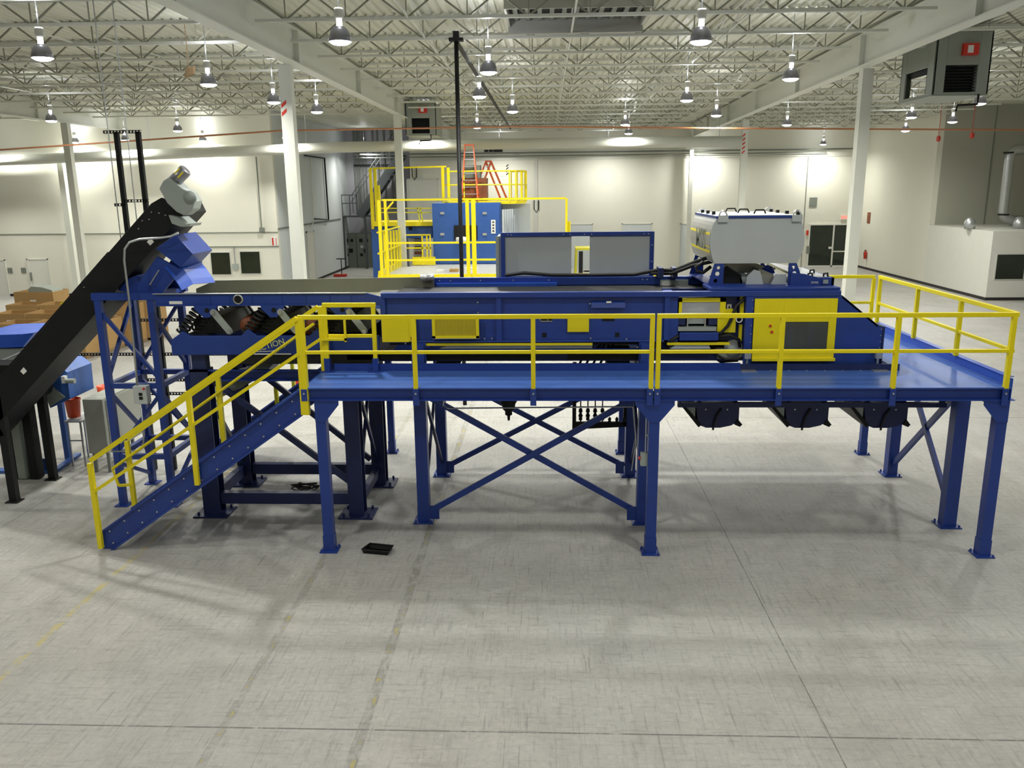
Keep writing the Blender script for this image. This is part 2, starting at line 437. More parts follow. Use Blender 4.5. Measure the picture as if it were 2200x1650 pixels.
def girder(p, q, lab):
    o = M().ibeam((p[0], p[1], 9.02), (q[0], q[1], 9.02), .32, .84, .03)
    L = (Vector(q) - Vector(p)).length; n = int(L / 7.5)
    for k in range(1, n + 1):
        t = k / (n + 1); x = p[0] + (q[0] - p[0]) * t; y = p[1] + (q[1] - p[1]) * t; o.box(x - .15, x + .15, y - .01, y + .01, 8.62, 9.42)
    return struct(o.build('girder', MWS), lab)
girder((-6.3, -26), (-6.38, 46), 'deep cream roof girder left of centre')
girder((7.9, -8), (9.75, 45.9), 'deep cream roof girder right of centre')
girder((cLL, -26), (cLL, 32), 'deep cream roof girder at the left')
# ---------------------------------------------------------------- bar joists
def joist(x0, x1):
    m = M(); w2 = M(); zb_, zt_ = 9.03, ZD - .04
    for dy in (-.035, .035): m.box(x0, x1, dy - .02, dy + .02, zb_ - .03, zb_ + .03).box(x0, x1, dy - .025, dy + .025, zt_ - .03, zt_ + .035)
    n = max(2, round((x1 - x0) / 1.25)); st = (x1 - x0) / n
    for i in range(n):
        a, b = x0 + i * st, x0 + (i + 1) * st
        w2.bar((a, 0, zt_), ((a + b) / 2, 0, zb_), .036).bar(((a + b) / 2, 0, zb_), (b, 0, zt_), .036)
        w2.bar(((a + b) / 2, 0, zb_), ((a + b) / 2, 0, zt_), .024)
    return m, w2
bays = [(-42, cLL - .16, 'far left bay'), (cLL + .16, -6.55, 'left bay'), (-6.15, 8.0, 'centre bay'), (9.2, 21.0, 'right bay')]
for x0, x1, nm in bays:
    base = None
    for k in range(-4, 16):
        Y = 6.7 + 2.5 * k
        if nm in ('left bay', 'far left bay') and Y > 31.6: break
        if base is None:
            jm, jw = joist(x0, x1); base = jm.build('roof_joist', MWS); web = jw.build('web', MWEB, base, label='zigzag web bars with shade in their colour'); base.location.y = Y; struct(base, 'cream open web bar joist of the ' + nm)
        else:
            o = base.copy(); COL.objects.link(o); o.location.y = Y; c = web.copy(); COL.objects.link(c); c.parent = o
# bridging lines running back under the joists
k = 0
for x in (-31, -26, -18.7, -15.2, -11.5, -2.9, .6, 4.3, 12.6, 16.4):
    y1 = 31.6 if x < -7 else 44
    struct(M().box(x - .02, x + .02, -3, y1, 9.06, 9.09).box(x - .02, x + .02, -3, y1, ZD - .12, ZD - .09).build('bridging_bar', MWS), 'long thin bridging bars between joists')
for x, s_ in ((-2.9, 1), (4.3, 1), (-15.2, 1), (12.6, 1), (7., 1)):
    m = M()
    for k in range(-1, 15):
        Y = 6.7 + 2.5 * k
        if x < -7 and Y > 28: break
        m.bar((x, Y, 9.03), (x, Y + 2.5, ZD - .06), .03).bar((x, Y, ZD - .06), (x, Y + 2.5, 9.03), .03)
    struct(m.build('cross_bridging', MWS), 'crossed bridging bars between joists')

# ---------------------------------------------------------------- high bay lamps
def lamp_proto():
    t = T('high_bay_lamp', '', 'ceiling lamp', (0, 0, -50))
    b = -50
    z = lambda h: b + h
    M().tube([(0, 0, z(.52)), (0, 0, z(1.54))], .012, 6).build('hanging_rod', MGV, t)
    M().lathe([(.0, z(.54)), (.07, z(.54)), (.08, z(.51)), (.08, z(.40)), (.05, z(.37)), (0, z(.37))], (0, 0, 0), 16).build('ballast_housing', MW, t, True)
    M().lathe([(.0, z(.37)), (.05, z(.37)), (.05, z(.24)), (.0, z(.24))], (0, 0, 0), 12).build('socket', MEMN, t, True, label='glowing lamp socket')
    M().lathe([(.05, z(.25)), (.10, z(.235)), (.155, z(.17)), (.185, z(.08)), (.195, z(.0)), (.189, z(.0)), (.179, z(.08)), (.15, z(.16)), (.095, z(.225)), (.05, z(.24))], (0, 0, 0), 28).build('reflector', MREF, t, True)
    M().lathe([(0, z(-.055)), (.08, z(-.05)), (.13, z(-.038)), (.172, z(-.014)), (.188, z(.0)), (.188, z(.008)), (0, z(.008))], (0, 0, 0), 28).build('lens', MEM, t, label='glowing white lens')
    for nm, typ, zz, wt in (('lamp_light', 'AREA', -.065, LAMP_W), ('lamp_uplight', 'POINT', .8, UP_W)):
        ld = bpy.data.lights.new(nm, typ); ld.energy = wt
        if typ == 'AREA': ld.shape = 'DISK'; ld.size = .36; ld.color = (1, .995, .925); ld.spread = math.radians(165)
        else: ld.shadow_soft_size = .07; ld.color = (.9, .92, 1)
        o = bpy.data.objects.new(nm, ld); COL.objects.link(o); o.parent = t; o.location = (0, 0, zz)
    return t
LP = lamp_proto()
ROWS = [
 ('in the row nearest the viewer', [(-9.46, 4.27), (-3.52, 3.08), (2.72, 3.73)]),
 ('in the second row back', [(-8.05, 8.67), (-1.26, 7.31), (5.87, 9.36)]),
 ('in the third row back', [(-7.87, 13.0), (-1.85, 12.3), (4.19, 14.24)]),
 ('in the fourth row back', [(-17.6, 18.3), (-7.5, 16.3), (-1.12, 17.2), (6.2, 20.), (13.95, 16.7)]),
 ('in the fifth row back', [(-15.6, 24.2), (-2.9, 24.5), (3.27, 24.1), (10.3, 25.6), (14.1, 22.2), (17.0, 25.1)]),
 ('in the row above the round duct', [(-28, 30.2), (-20.9, 30.2), (-12.8, 30.2), (-5.9, 30.2), (4.0, 30.2), (17.5, 31)]),
 ('in the row against the left wall', [(-24.3, 31.75), (-17.6, 31.75)]),
 ('of those added to brighten the dark recess', [(-12.2, 45.5)]),  # no fixture known here; lamp added to light the recess
 ('in the row near the back wall', [(-3, 43.5), (4, 43.5), (10.3, 44.6), (17.9, 44.6)]),
]
first = True
for rn, pts in ROWS:
    for i, (x, y) in enumerate(sorted(pts)):
        lab = 'high bay lamp, %s from the left %s' % (ORD[i], rn)
        if first: LP.location = (x, y, 8.0); LP['label'] = lab; LP['group'] = 'high bay lamps under the roof'; first = False
        else: dup(LP, (x, y, 8.0), lab, 'high bay lamps under the roof')
OUT = dup(LP, (9.4, 3.8, 8.0), 'high bay lamp hanging outside the picture over open floor', 'high bay lamps outside the picture')
for c in OUT.children:
    if c.type == 'LIGHT': c.data = c.data.copy(); c.data.energy *= .36
for x, y in [(9.41, 3.81), (15.6, 4), (22, 4), (-16.5, 4), (-23.5, 4), (-22, 9.5), (-29, 18), (-30, 9), (13.5, 9.6), (20, 10), (-27, 25),
             (-17, -1.5), (-10, -1.5), (-3.6, -2.), (2.9, -2.), (9.2, -1.5), (16, -1.5), (-13, -7), (-6.5, -7), (0, -7.5), (6.5, -7), (13, -7), (-10, -13), (-3, -13.5), (4, -13.5), (11, -13), (-4, -20), (6, -20)]:
    if x != 9.41: dup(OUT, (x, y, 8.0), 'high bay lamp hanging outside the picture over open floor', 'high bay lamps outside the picture')

# ---------------------------------------------------------------- ducts and pipes under the roof
dp = [(-42, 30.9, 6.9), (-27, 30.9, 7.15), (-18, 30.9, 7.38), (-10.3, 30.9, 7.56), (-3, 30.9, 7.62), (4, 30.9, 7.62), (9.6, 30.9, 7.6)]
dt = T('round_duct', 'long round white duct running across below the far ceiling', 'duct', (-16, 30.9, 7.3))
M().tube(dp, .26, 20).build('duct_tube', MWS, dt, True)
m = M()
for x in (-20, -12, -4, 3, 8.5):
    z = 7.62 if x > -6 else 7.56 - (-10.3 - x) * .03 if x < -10.3 else 7.6; m.tube([(x, 30.9, z + .24), (x, 30.9, ZD)], .015, 6)
m.build('hanger_rods', MGV, dt)
tag(M().tube([(-41.9, 20.4, 7.6), wy(0, 322, 20.4), wy(600, 281, 20.4), wy(1100, 272, 20.4), wy(1600, 276, 20.4), (20.9, 20.4, wy(2190, 283, 20.4).z)], .032, 8).build('sprinkler_pipe', MORP, None, True), 'thin orange sprinkler pipe running across under the joists', 'pipe')
wp = M().tube([(-13, 45.6, 7.75), (20.8, 45.6, 7.75)], .05, 8)
for x in (-8, -2, 4, 9.5, 16): wp.box(x - .03, x + .03, 45.6, 45.999, 7.7, 7.8)
tag(wp.build('water_pipe', MPANEL, None, True), 'thin dark pipe along the top of the back wall', 'pipe')
wp = M().tube([(-13, 45.7, 7.55), (18.5, 45.7, 7.55)], .035, 8)
for x in (-8, -2, 4, 10, 16): wp.box(x - .02, x + .02, 45.7, 45.999, 7.52, 7.58)
tag(wp.build('water_pipe', MPANEL, None, True), 'lower thin pipe along the top of the back wall', 'pipe')
for px, py, Y, lab in ((1923, 315, 44, 'red pipe hanger nearest the right column'), (1979, 320, 42, 'red pipe hanger left of the upper grey wall'), (2016, 298, 34, 'red pipe fitting above the upper grey wall'), (2088, 291, 32, 'rightmost red pipe fitting under the roof')):
    p = wy(px, py, Y); tag(M().tube([p, p + Vector((0, 0, ZD - p.z))], .015, 6).lathe([(0, -.05), (.15, -.05), (.15, .05), (0, .05)], p, 10, 'x').build('pipe_fitting', MRED), lab, 'pipe fitting')
# roof vent box
rv = T('roof_vent', 'wide grey vent box hanging between joists near the top centre', 'vent', (2.0, 9.0, 9.0))
A = wy(1092, 75, 9.0); B = wy(1380, 75, 9.0)
M().box(A.x, B.x, 6.85, 6.9, 9.2, 9.54).box(A.x, B.x, 8.95, 9.05, 9.06, 9.54).box(A.x, A.x + .05, 6.9, 8.95, 9.2, 9.54).box(B.x - .05, B.x, 6.9, 8.95, 9.2, 9.54).build('vent_frame', MVENT, rv)
m = M()
for k in range(11): x = A.x + .2 + k * (B.x - A.x - .4) / 10; m.box(x - .05, x + .05, 6.9, 8.95, 9.34, 9.40)
m.build('louvre', MPANEL, rv, kind='stuff'); M().box(A.x + .05, B.x - .05, 6.9, 8.95, 9.44, 9.48).build('throat', MK, rv)

# ---------------------------------------------------------------- hanging air units
def air_unit(X0, X1, Y0, Y1, Z0, Z1, name_lab, red=True):
    t = T('air_unit', name_lab, 'air unit', ((X0 + X1) / 2, (Y0 + Y1) / 2, Z0))
    tk = .05; m = M()
    w_ = X1 - X0; d = Y1 - Y0
    fx0, fx1, fz0, fz1 = X0 + .2 * w_, X0 + .78 * w_, Z0 + .06, Z0 + .72
    sy0, sy1 = Y0 + .2 * d, Y0 + .85 * d
    # front with opening
    m.box(X0, fx0, Y0, Y0 + tk, Z0, Z1).box(fx1, X1, Y0, Y0 + tk, Z0, Z1).box(fx0, fx1, Y0, Y0 + tk, Z0, fz0).box(fx0, fx1, Y0, Y0 + tk, fz1, Z1)
    # left side with opening
    m.box(X0, X0 + tk, Y0, sy0, Z0, Z1).box(X0, X0 + tk, sy1, Y1, Z0, Z1).box(X0, X0 + tk, sy0, sy1, Z0, fz0).box(X0, X0 + tk, sy0, sy1, fz1, Z1)
    m.box(X1 - tk, X1, Y0, Y1, Z0, Z1).box(X0, X1, Y0, Y1, Z0 - .03, Z0).box(X0, X1, Y0, Y1, Z1, Z1 + .03)
    m.box(X0, fx1, Y1 - tk, Y1, fz1, Z1).box(X0, fx0, Y1 - tk, Y1, Z0, fz1).box(fx1, X1, Y1 - tk, Y1, Z0, Z1)
    m.build('cabinet', MGREY, t, bevel=.01)
    q = M()
    for k in range(9): z = fz0 + .04 + k * (fz1 - fz0 - .08) / 8; q.box(fx0, fx1, Y0 + .1, Y0 + .16, z - .012, z + .02)
    q.box(fx0, fx1, Y0 + .2, Y0 + .22, fz0, fz1).build('intake_grille', MK, t)
    M().box(X0 + .1, X0 + .12, sy0, sy0 + .25, fz0, fz1).box(X0 + .1, X0 + .12, sy0, sy1, fz1 - .15, fz1).build('damper_frame', MK, t)
    M().tube([(X1 - .25, Y0 - .05, Z0), (X1 - .25, Y0 - .05, Z0 - .25), (X1 - .75, Y0 - .05, Z0 - .27), (X1 - .78, Y0 - .05, Z0 - .42)], .03, 8).build('drain_pipe', MK, t)
    if red:
        b_ = M().box(X0 + .45 * w_, X0 + .72 * w_, Y0 - .12, Y0, fz1 + .22, fz1 + .5).build('control_box', MRED, t, label='red control box with white sticker')
        M().box(X0 + .52 * w_, X0 + .62 * w_, Y0 - .125, Y0 - .12, fz1 + .27, fz1 + .45).build('sticker', MPAPER, b_)
    m = M()
    for x in (X0 + .1, X1 - .1):
        for y in (Y0 + .1, Y1 - .1): m.tube([(x, y, Z1), (x, y, ZD)], .02, 6)
    m.build('hanger_rods', MGV, t)
    return t
air_unit(9.95, 11.35, 11., 13.1, 7.75, 9.25, 'large grey air unit with a red control box hanging right of the girder')
u2 = wy(872, 290, 27.); u3 = wy(938, 290, 27.)
air_unit(u2.x, u3.x, 27, 29, u2.z, u2.z + 1.35, 'small far grey air unit hanging beside the round duct', True)

# black power drop
pd = T('power_drop', 'black conduit drop with cable tray running back under the joists', 'conduit', (-2.13, 9.03, 0))
M().tube([(-2.13, 9.03, .0), (-2.13, 9.03, 8.98)], .052, 12).build('drop_pipe', MK, pd, True)
M().box(-2.3, -1.96, 8.93, 9.13, 8.93, 9.0).box(-2.2, -2.06, 8.96, 9.1, 9.0, 9.15).build('top_clamp', MK, pd)
M().box(-2.18, -2.08, 9.1, 40, 8.9, 8.95).build('cable_tray', MK, pd)
# ================================================================= THE BLUE WALKWAY PLATFORM
DZ = 2.66
pf = T('walkway_platform', 'long blue steel walkway platform with tread plate deck on square legs around the sorting machine', 'platform', (1.6, .5, 0))
M().box(-3.64, 6.72, -.05, 1.12, DZ - .012, DZ).box(5.62, 6.72, 1.12, 3.85, DZ - .012, DZ).box(-3.4, 6.72, 3.85, 5.1, DZ - .012, DZ).build('deck_plate', MDP, pf)
M().channel(-3.66, 1.572, -.05, .02, DZ - .2, DZ - .013, open_='y0').build('edge_channel', MB, pf)
M().channel(1.59, 6.72, -.05, .02, DZ - .2, DZ - .013, open_='y0').build('edge_channel', MB, pf)
M().channel(-3.4, 6.72, 5.03, 5.1, DZ - .2, DZ - .013, open_='y1').build('edge_channel', MB, pf)
M().box(6.72, 6.735, -.04, 5.1, DZ - .2, DZ + .13).box(6.70, 6.80, .06, 5.1, DZ + .13, DZ + .138).box(6.735, 6.80, -.04, 5.1, DZ - .2, DZ - .188).build('kick_plate', MB2, pf, label='bright blue toe plate of the right end')
M().box(-3.45, 3.1, 1.12, 1.15, DZ - .15, DZ + .12).build('kick_plate', MB, pf)
M().box(3.1, 5.6, 1.12, 1.16, DZ - .2, DZ + .1).build('kick_plate', MBD, pf, label='dark toe plate under the end box')
M().box(-3.3, 5.6, 3.8, 3.85, DZ - .2, DZ + .12).box(5.6, 5.65, 1.16, 3.8, DZ - .2, DZ - .013).build('kick_plate', MB, pf)
m = M()
for k in range(9): x = -3.3 + k * 1.2; m.box(x - .03, x + .03, .02, 1.1, DZ - .15, DZ - .013)
for k in range(4): y = 1.5 + k * .65; m.box(5.66, 6.71, y - .03, y + .03, DZ - .15, DZ - .013)
m.build('deck_stringers', MB, pf)
def pleg(x, y, gus=(1, 1), ztop=DZ - .2, wd=.155):
    h = wd / 2
    m = M().box(x - h, x + h, y, y + wd, .26, ztop).box(x - h - .008, x + h + .008, y - .008, y + wd + .008, .02, .27)
    if gus:
        a = .29 if gus[0] else h; b = .29 if gus[1] else h
        m.prism([(x - a, ztop), (x + b, ztop), (x + b, ztop - .07), (x + h, ztop - .33), (x - h, ztop - .33), (x - a, ztop - .07)], 'y', y - .012, y + .004)
    o = m.build('leg', MB, pf)
    bp = M().box(x - h - .06, x + h + .06, y - .06, y + wd + .06, 0, .02)
    for dx in (-1, 1):
        for dy in (-1, 1): bp.cyl((x + dx * (h + .035), y + wd / 2 + dy * (h + .035), .02), (x + dx * (h + .035), y + wd / 2 + dy * (h + .035), .05), .015, 8)
    bp.build('base_plate', MB, o); return o
pleg(-3.41, -.02, (0, 1)); pleg(1.61, -.02); pleg(6.66, -.02, (1, 0))
for x in (-3.32, 1.6, 6.66): pleg(x, 4.95, None, wd=.13)
m = M()
for x in (-3.41, 6.66): m.box(x - .05, x + .05, .1, 5., DZ - .34, DZ - .2)
m.box(1.56, 1.66, .1, 5., DZ - .3, DZ - .2).build('cross_beam', MB, pf)
# post sockets with bolts
m = M(); mb_ = M()
for x in (-3.62, -1.94, -.19, 1.525, 1.635, 3.40, 5.04, 6.64):
    pb_ = M().box(x - .045, x + .045, -.066, -.05, DZ - .27 if x not in (-3.62,) else DZ - .2, DZ - .02).build('post_bracket', MB, pf)
    M().cyl((x, -.08, DZ - .085), (x, -.066, DZ - .085), .016, 8).build('bracket_bolt', MGV, pb_)
m = M(); rr = random.Random(3)
for x in [3.3 + .28 * k for k in range(8)]: m.cyl((x, 1.08, DZ), (x, 1.08, DZ + .015), .012, 6)
m.build('deck_bolts', MGV, pf)

# ---------------------------------------------------------------- guard rails
RT = 1.06
def rail(lab, pts, posts, group=None, top=.065, zt=DZ + RT, zm=DZ + .535, zb=DZ - .02, closed=False, m_=None, pw=.065, name='guard_rail', cat='guard rail'):
    m_ = m_ or MY; P0 = Vector(pts[0]); t = T(name, lab, cat, (P0.x, P0.y, DZ if zb > 1 else 0), group)
    a, b = Vector(pts[0] + (0,)), Vector(pts[1] + (0,))
    M().bar(a + Vector((0, 0, zt)), b + Vector((0, 0, zt)), top * .95, top).build('top_rail', m_, t, bevel=.006)
    M().bar(a + Vector((0, 0, zm)), b + Vector((0, 0, zm)), .048, .05).build('mid_rail', m_, t, bevel=.005)
    for f in posts:
        p = a + (b - a) * f; M().bar(p + Vector((0, 0, zb)), p + Vector((0, 0, zt - top * .45)), pw, pw, up=(0, 1, 0)).build('post', m_, t, bevel=.005)
    return t
fr = 5.17
r1 = rail('yellow guard rail along the front left half of the walkway', ((-3.655, -.02), (1.572, -.02)), [(-1.94 + 3.655) / 5.227, (-.19 + 3.655) / 5.227, (1.54 + 3.655) / 5.227])
M().box(-3.69, -3.565, -.06, .03, DZ - .42, DZ + RT).build('post', MY, r1, label='wide double corner post at the stair head', bevel=.005)
rail('yellow guard rail along the front right half of the walkway', ((1.605, -.02), (6.70, -.02)), [.006, (3.40 - 1.605) / 5.095, (5.04 - 1.605) / 5.095, .99])
rail('yellow guard rail across the right end of the walkway', ((6.70, .0), (6.70, 5.03)), [.325, .645, .99], zb=DZ + .13)
rail('yellow guard rail along the rear right of the walkway', ((5.3, 5.08), (6.62, 5.08)), [.99])
rail('yellow guard rail along the rear walkway behind the machine', ((-3.4, 5.06), (5.25, 5.06)), [.0, .25, .5, .75, 1.], zt=DZ + .98)
g = T('gate_rail', 'small yellow gate frame standing on the walkway beside the stair head', 'guard rail', (-3.15, 1.1, DZ))
z1 = DZ + 1.12
M().box(-3.58, -2.72, 1.07, 1.13, z1 - .07, z1).build('top_rail', MY, g, bevel=.005)
M().box(-3.51, -2.79, 1.075, 1.125, DZ + .56, DZ + .61).build('mid_rail', MY, g)
for x in (-3.55, -2.76):
    M().box(x - .032, x + .032, 1.07, 1.13, DZ + .2, z1 - .07).build('post', MY, g)
    M().box(x - .045, x + .045, 1.05, 1.15, DZ + .01, DZ + .22).box(x - .12, x + .12, 1.0, 1.2, DZ, DZ + .012).build('post_socket', MB, g, label='blue floor socket')
M().box(-3.62, -3.2, 1.02, 1.06, DZ + .52, DZ + .56).box(-3.235, -3.2, 1.02, 1.05, DZ + .5, DZ + .85).build('latch_bar', MY, g)

# ---------------------------------------------------------------- stairs
def stairs(y0, y1, lab, mY, near_rail=True, far_rail=True):
    t = T('staircase', lab, 'stairs', (-5.4, (y0 + y1) / 2, 0))
    xb, xt = -7.07, -3.68; zt_ = DZ - .02; sl = (zt_ - .3) / (xt - xb)
    def stringer(y):
        m = M(); A, B = (xb, .30), (xt, zt_ - .0)
        m.prism([(xb, .30), (xt, zt_), (xt, zt_ - .42), (xb + .2, .0), (xb, .0)], 'y', y, y + .012)
        dn = .035
        m.prism([(xb, .30), (xt, zt_), (xt, zt_ - dn), (xb, .30 - dn)], 'y', y - .05, y)
        m.prism([(xb + .2, .0), (xt, zt_ - .42), (xt, zt_ - .42 + dn), (xb + .14, .0)], 'y', y - .05, y)
        o = m.build('stringer', MB, t)
        q = M()
        for k in range(13):
            f = (k + .6) / 13.2; x = xb + f * (xt - xb); z = .3 + f * (zt_ - .3)
            q.cyl((x, y - .012, z - .10), (x, y, z - .10), .014, 6).cyl((x + .03, y - .012, z - .30), (x + .03, y, z - .30), .014, 6)
        q.build('bolts', MGV, o)
    stringer(y0); stringer(y1)
    for k in range(12):
        f = (k + 1) / 13; x = xb + f * (xt - xb); z = .22 + f * (zt_ - .22)
        M().box(x - .02, x + .26, y0 + .015, y1 - .055, z - .03, z).box(x - .02, x - .01, y0 + .015, y1 - .055, z - .08, z).build('tread', MDP, t)
    def hand(y):
        h = M(); zt1 = 1.05
        def zz(x, dz): return .3 + (x - xb) * sl + dz
        x0 = -7.03; m_ = mY
        h.bar((x0, y, zz(x0, 1.18)), (-3.66, y, zz(-3.66, 1.06)), .065, .07).build('handrail', m_, t)
        M().bar((x0, y, zz(x0, .68)), (-3.66, y, zz(-3.66, .53)), .05, .05).build('mid_rail', m_, t)
        if y > y0 + .5:
            M().tube([(-7.25, y - .07, zz(-7.4, .62)), (-7.32, y - .07, zz(-7.4, .92)), (-3.72, y - .07, zz(-3.72, .84))], .025, 8).bar((-7.25, y - .07, zz(-7.4, .62)), (-7.03, y - .02, zz(-7.4, .62)), .04).build('grab_rail', m_, t)
        for x, lo in ((-7.05, -.22), (-5.39, -.34), (-3.62, -.45)):
            if x == -3.62 and abs(y) < .2: continue
            M().box(x - .035, x + .035, y - .035, y + .03, zz(x, lo) if x > -7 else .05, zz(x, 1.15) if x < -4 else DZ + RT).build('post', m_, t)
    if near_rail: hand(y0 - .075)
    if far_rail:
        hand(y1 + .06)
    return t
stairs(.03, 1.06, 'blue steel staircase with yellow handrails at the front left', MY)
stairs(4.0, 5.02, 'rear blue staircase with yellow handrails behind the feeder stand', MYO)  # rear rails take the duller yellow, their shadow put into the colour

# ================================================================= MACHINE STAND (blue columns and X braces)
st = T('machine_stand', 'heavy blue column stand with crossed braces carrying the sorting machine', 'steel stand', (2.3, 2.4, 0))
def hcol(x, y, zt_, nm='column', w_=.2, d_=.2, m_=None, plate=.07):
    o = M().box(x - w_ / 2, x + w_ / 2, y, y + d_, .02, zt_).build(nm, m_ or MB, st)
    q = M().box(x - w_ / 2 - plate, x + w_ / 2 + plate, y - .07, y + d_ + .07, 0, .02)
    for a_ in (-1, 1):
        for b_ in (-1, 1): q.cyl((x + a_ * (w_ / 2 + .03), y + d_ / 2 + b_ * .14, .02), (x + a_ * (w_ / 2 + .03), y + d_ / 2 + b_ * .14, .06), .016, 8)
    q.build('base_plate', MB, o); return o
hcol(-2.085, 1.17, 3.08); hcol(1.62, 1.17, 3.08); hcol(-2.06, 3.5, 3.0); hcol(1.64, 3.5, 3.0)
hcol(6.66, 1.1, 2.42, w_=.21); hcol(6.72, 3.6, 2.42, w_=.19)
def brace(p, q, w_=.1, mm=MB): M().bar(p, q, .04, w_).bar(Vector(p) + Vector((0, .03, 0)), Vector(q) + Vector((0, .03, 0)), .06, .02).build('brace', mm, st)
brace((-1.98, 1.2, .20), (1.52, 1.2, 2.22)); brace((-1.98, 1.24, 2.22), (1.52, 1.24, .20))
brace((-1.95, 3.55, .20), (1.53, 3.55, 2.05)); brace((-1.95, 3.6, 2.05), (1.53, 3.6, .20))
m = M()
for x, s_ in ((-1.98, 1), (1.52, -1)):
    for y in (1.19, 3.54): M().box(min(x, x + s_ * .16), max(x, x + s_ * .16), y, y + .02, .06, .30).build('gusset_plate', MB, st)
for x in (-2.08, 1.63):
    for a_, b_ in (((x, 1.37, .3), (x, 3.5, 2.3)), ((x + .03, 1.37, 2.3), (x + .03, 3.5, .3))): M().bar(a_, b_, .05, .06).build('brace', MBD, st)
for a_, b_ in (((6.66, 1.3, .42), (6.7, 3.6, 2.45)), ((6.68, 1.3, 2.30), (6.72, 3.6, .25))): M().bar(a_, b_, .06, .1).build('brace', MB, st)
M().box(-2.2, 6.8, 1.2, 1.36, DZ - .3, DZ - .02).box(-2.2, 6.8, 3.52, 3.66, DZ - .3, DZ - .02).build('top_beam', MBD, st)
M().box(1.54, 1.7, 1.37, 3.5, DZ - .25, DZ - .02).box(6.58, 6.74, 1.3, 3.6, DZ - .25, DZ - .02).build('cross_beam', MBD, st)

# ================================================================= SORTING MACHINE
sm = T('sorting_machine', 'long dark blue sorting machine with yellow covers standing between the walkways', 'machine', (1.3, 2.3, DZ))
F, Rr = 1.3, 3.34
def side(y0, y1, ob):
    m = M().box(-2.65, 1.9, y0, y1, 3.12, 3.83)
    return m
M().box(-2.66, 1.9, F + .03, F + .06, 3.12, 3.88).build('side_plate', MB, sm)
M().box(-2.66, 4.64, F - .06, F + .06, 3.83, 3.915).box(-2.66, 1.9, F - .035, F + .03, 3.10, 3.13).build('side_flange', MB, sm, bevel=.008)
M().box(-2.66, 3.2, Rr - .03, Rr, 3.1, 3.915).build('side_plate', MB, sm)
for x in (-2.64, -.76, 1.93): M().box(x - .04, x + .04, F - .035, F + .03, 3.13, 3.83).build('stiffener', MB, sm)
M().box(-2.6, 1.9, F + .061, F + .07, 3.2, 3.8).build('inner_plate', MBD, sm)
# conveyor belt inside and its underside
M().box(-2.6, 3.1, 1.5, 3.2, 3.75, 3.79).box(-2.6, 3.1, 1.5, 3.2, 3.02, 3.06).build('belt', MKR, sm)
M().box(-3.3, 3.2, 1.42, 1.52, 2.76, 2.93).box(-3.3, 3.2, 3.2, 3.3, 2.76, 2.93).build('base_beam', MBD, sm)  # dark navy puts the shade on this lower frame beam into its colour
M().box(-3.3, -.2, 1.4, 1.42, 2.79, 2.9).box(.35, 1.55, 1.4, 1.42, 2.79, 2.9).build('beam_shade_plate', MK, sm)  # black strips on the beam face, painting its shade darker still
M().box(-2.0, .75, F - .02, F + .03, 3.045, 3.085).build('guard_strip', MY, sm, label='long yellow guard strip under the left half')
M().box(1.95, 2.95, F - .02, F + .03, 3.045, 3.085).build('guard_strip', MY, sm, label='short yellow guard strip under the right half')
M().box(-2.05, .75, F - .01, F + .05, 3.09, 3.11).build('roller_bar', MK, sm)
M().prism([(-1.75, 2.98), (.75, 2.98), (.75, 3.04), (-1.6, 3.04)], 'y', F + .06, F + .6).build('catch_tray', MGL, sm)
M().prism([(2.0, 2.98), (2.65, 2.98), (2.62, 3.05), (2.1, 3.05)], 'y', F + .0, F + .5).build('catch_tray', MGL, sm)
M().box(-2.0, 1.8, F + .02, F + .1, 2.93, 2.975).build('bottom_rail', MB, sm)
# supports from deck
for x in (-2.08, 1.62): M().box(x - .12, x + .12, F - .06, F + .02, 2.76, 3.1).build('support_post', MB, sm)
# yellow covers of the front
c = M().box(-2.66, -2.22, F - .1, F + .03, 3.12, 3.545).box(-2.22, -2.11, F - .1, F + .0, 3.13, 3.55).build('drive_cover', MY, sm, bevel=.006, label='plain yellow drive cover')
M().box(-2.19, -2.14, F - .11, F - .1, 3.16, 3.21).build('latch', MRUST, c)
fr_ = M()
x0, x1, z0, z1_ = -1.84, -1.08, 3.18, 3.555
fr_.box(x0, x1, F - .1, F - .07, z0, z0 + .04).box(x0, x1, F - .1, F - .07, z1_ - .03, z1_).box(x0, x0 + .05, F - .1, F - .07, z0, z1_).box(x1 - .05, x1, F - .1, F - .07, z0, z1_).box(x0, x1, F - .07, F + .03, z0 - .01, z0 + .01)
fo = fr_.build('mesh_guard', MY, sm, label='yellow frame with expanded metal mesh'); M().box(x0 + .05, x1 - .05, F - .085, F - .075, z0 + .04, z1_ - .03).build('expanded_mesh', MMESH, fo)
M().cyl((x0, F - .085, z0 - .005), (x1, F - .085, z0 - .005), .012, 8).build('guard_rod', MGV, fo)
M().box(.345, .69, F - .01, F + .03, 3.265, 3.55).build('access_cover', MY, sm, label='small plain yellow access cover')
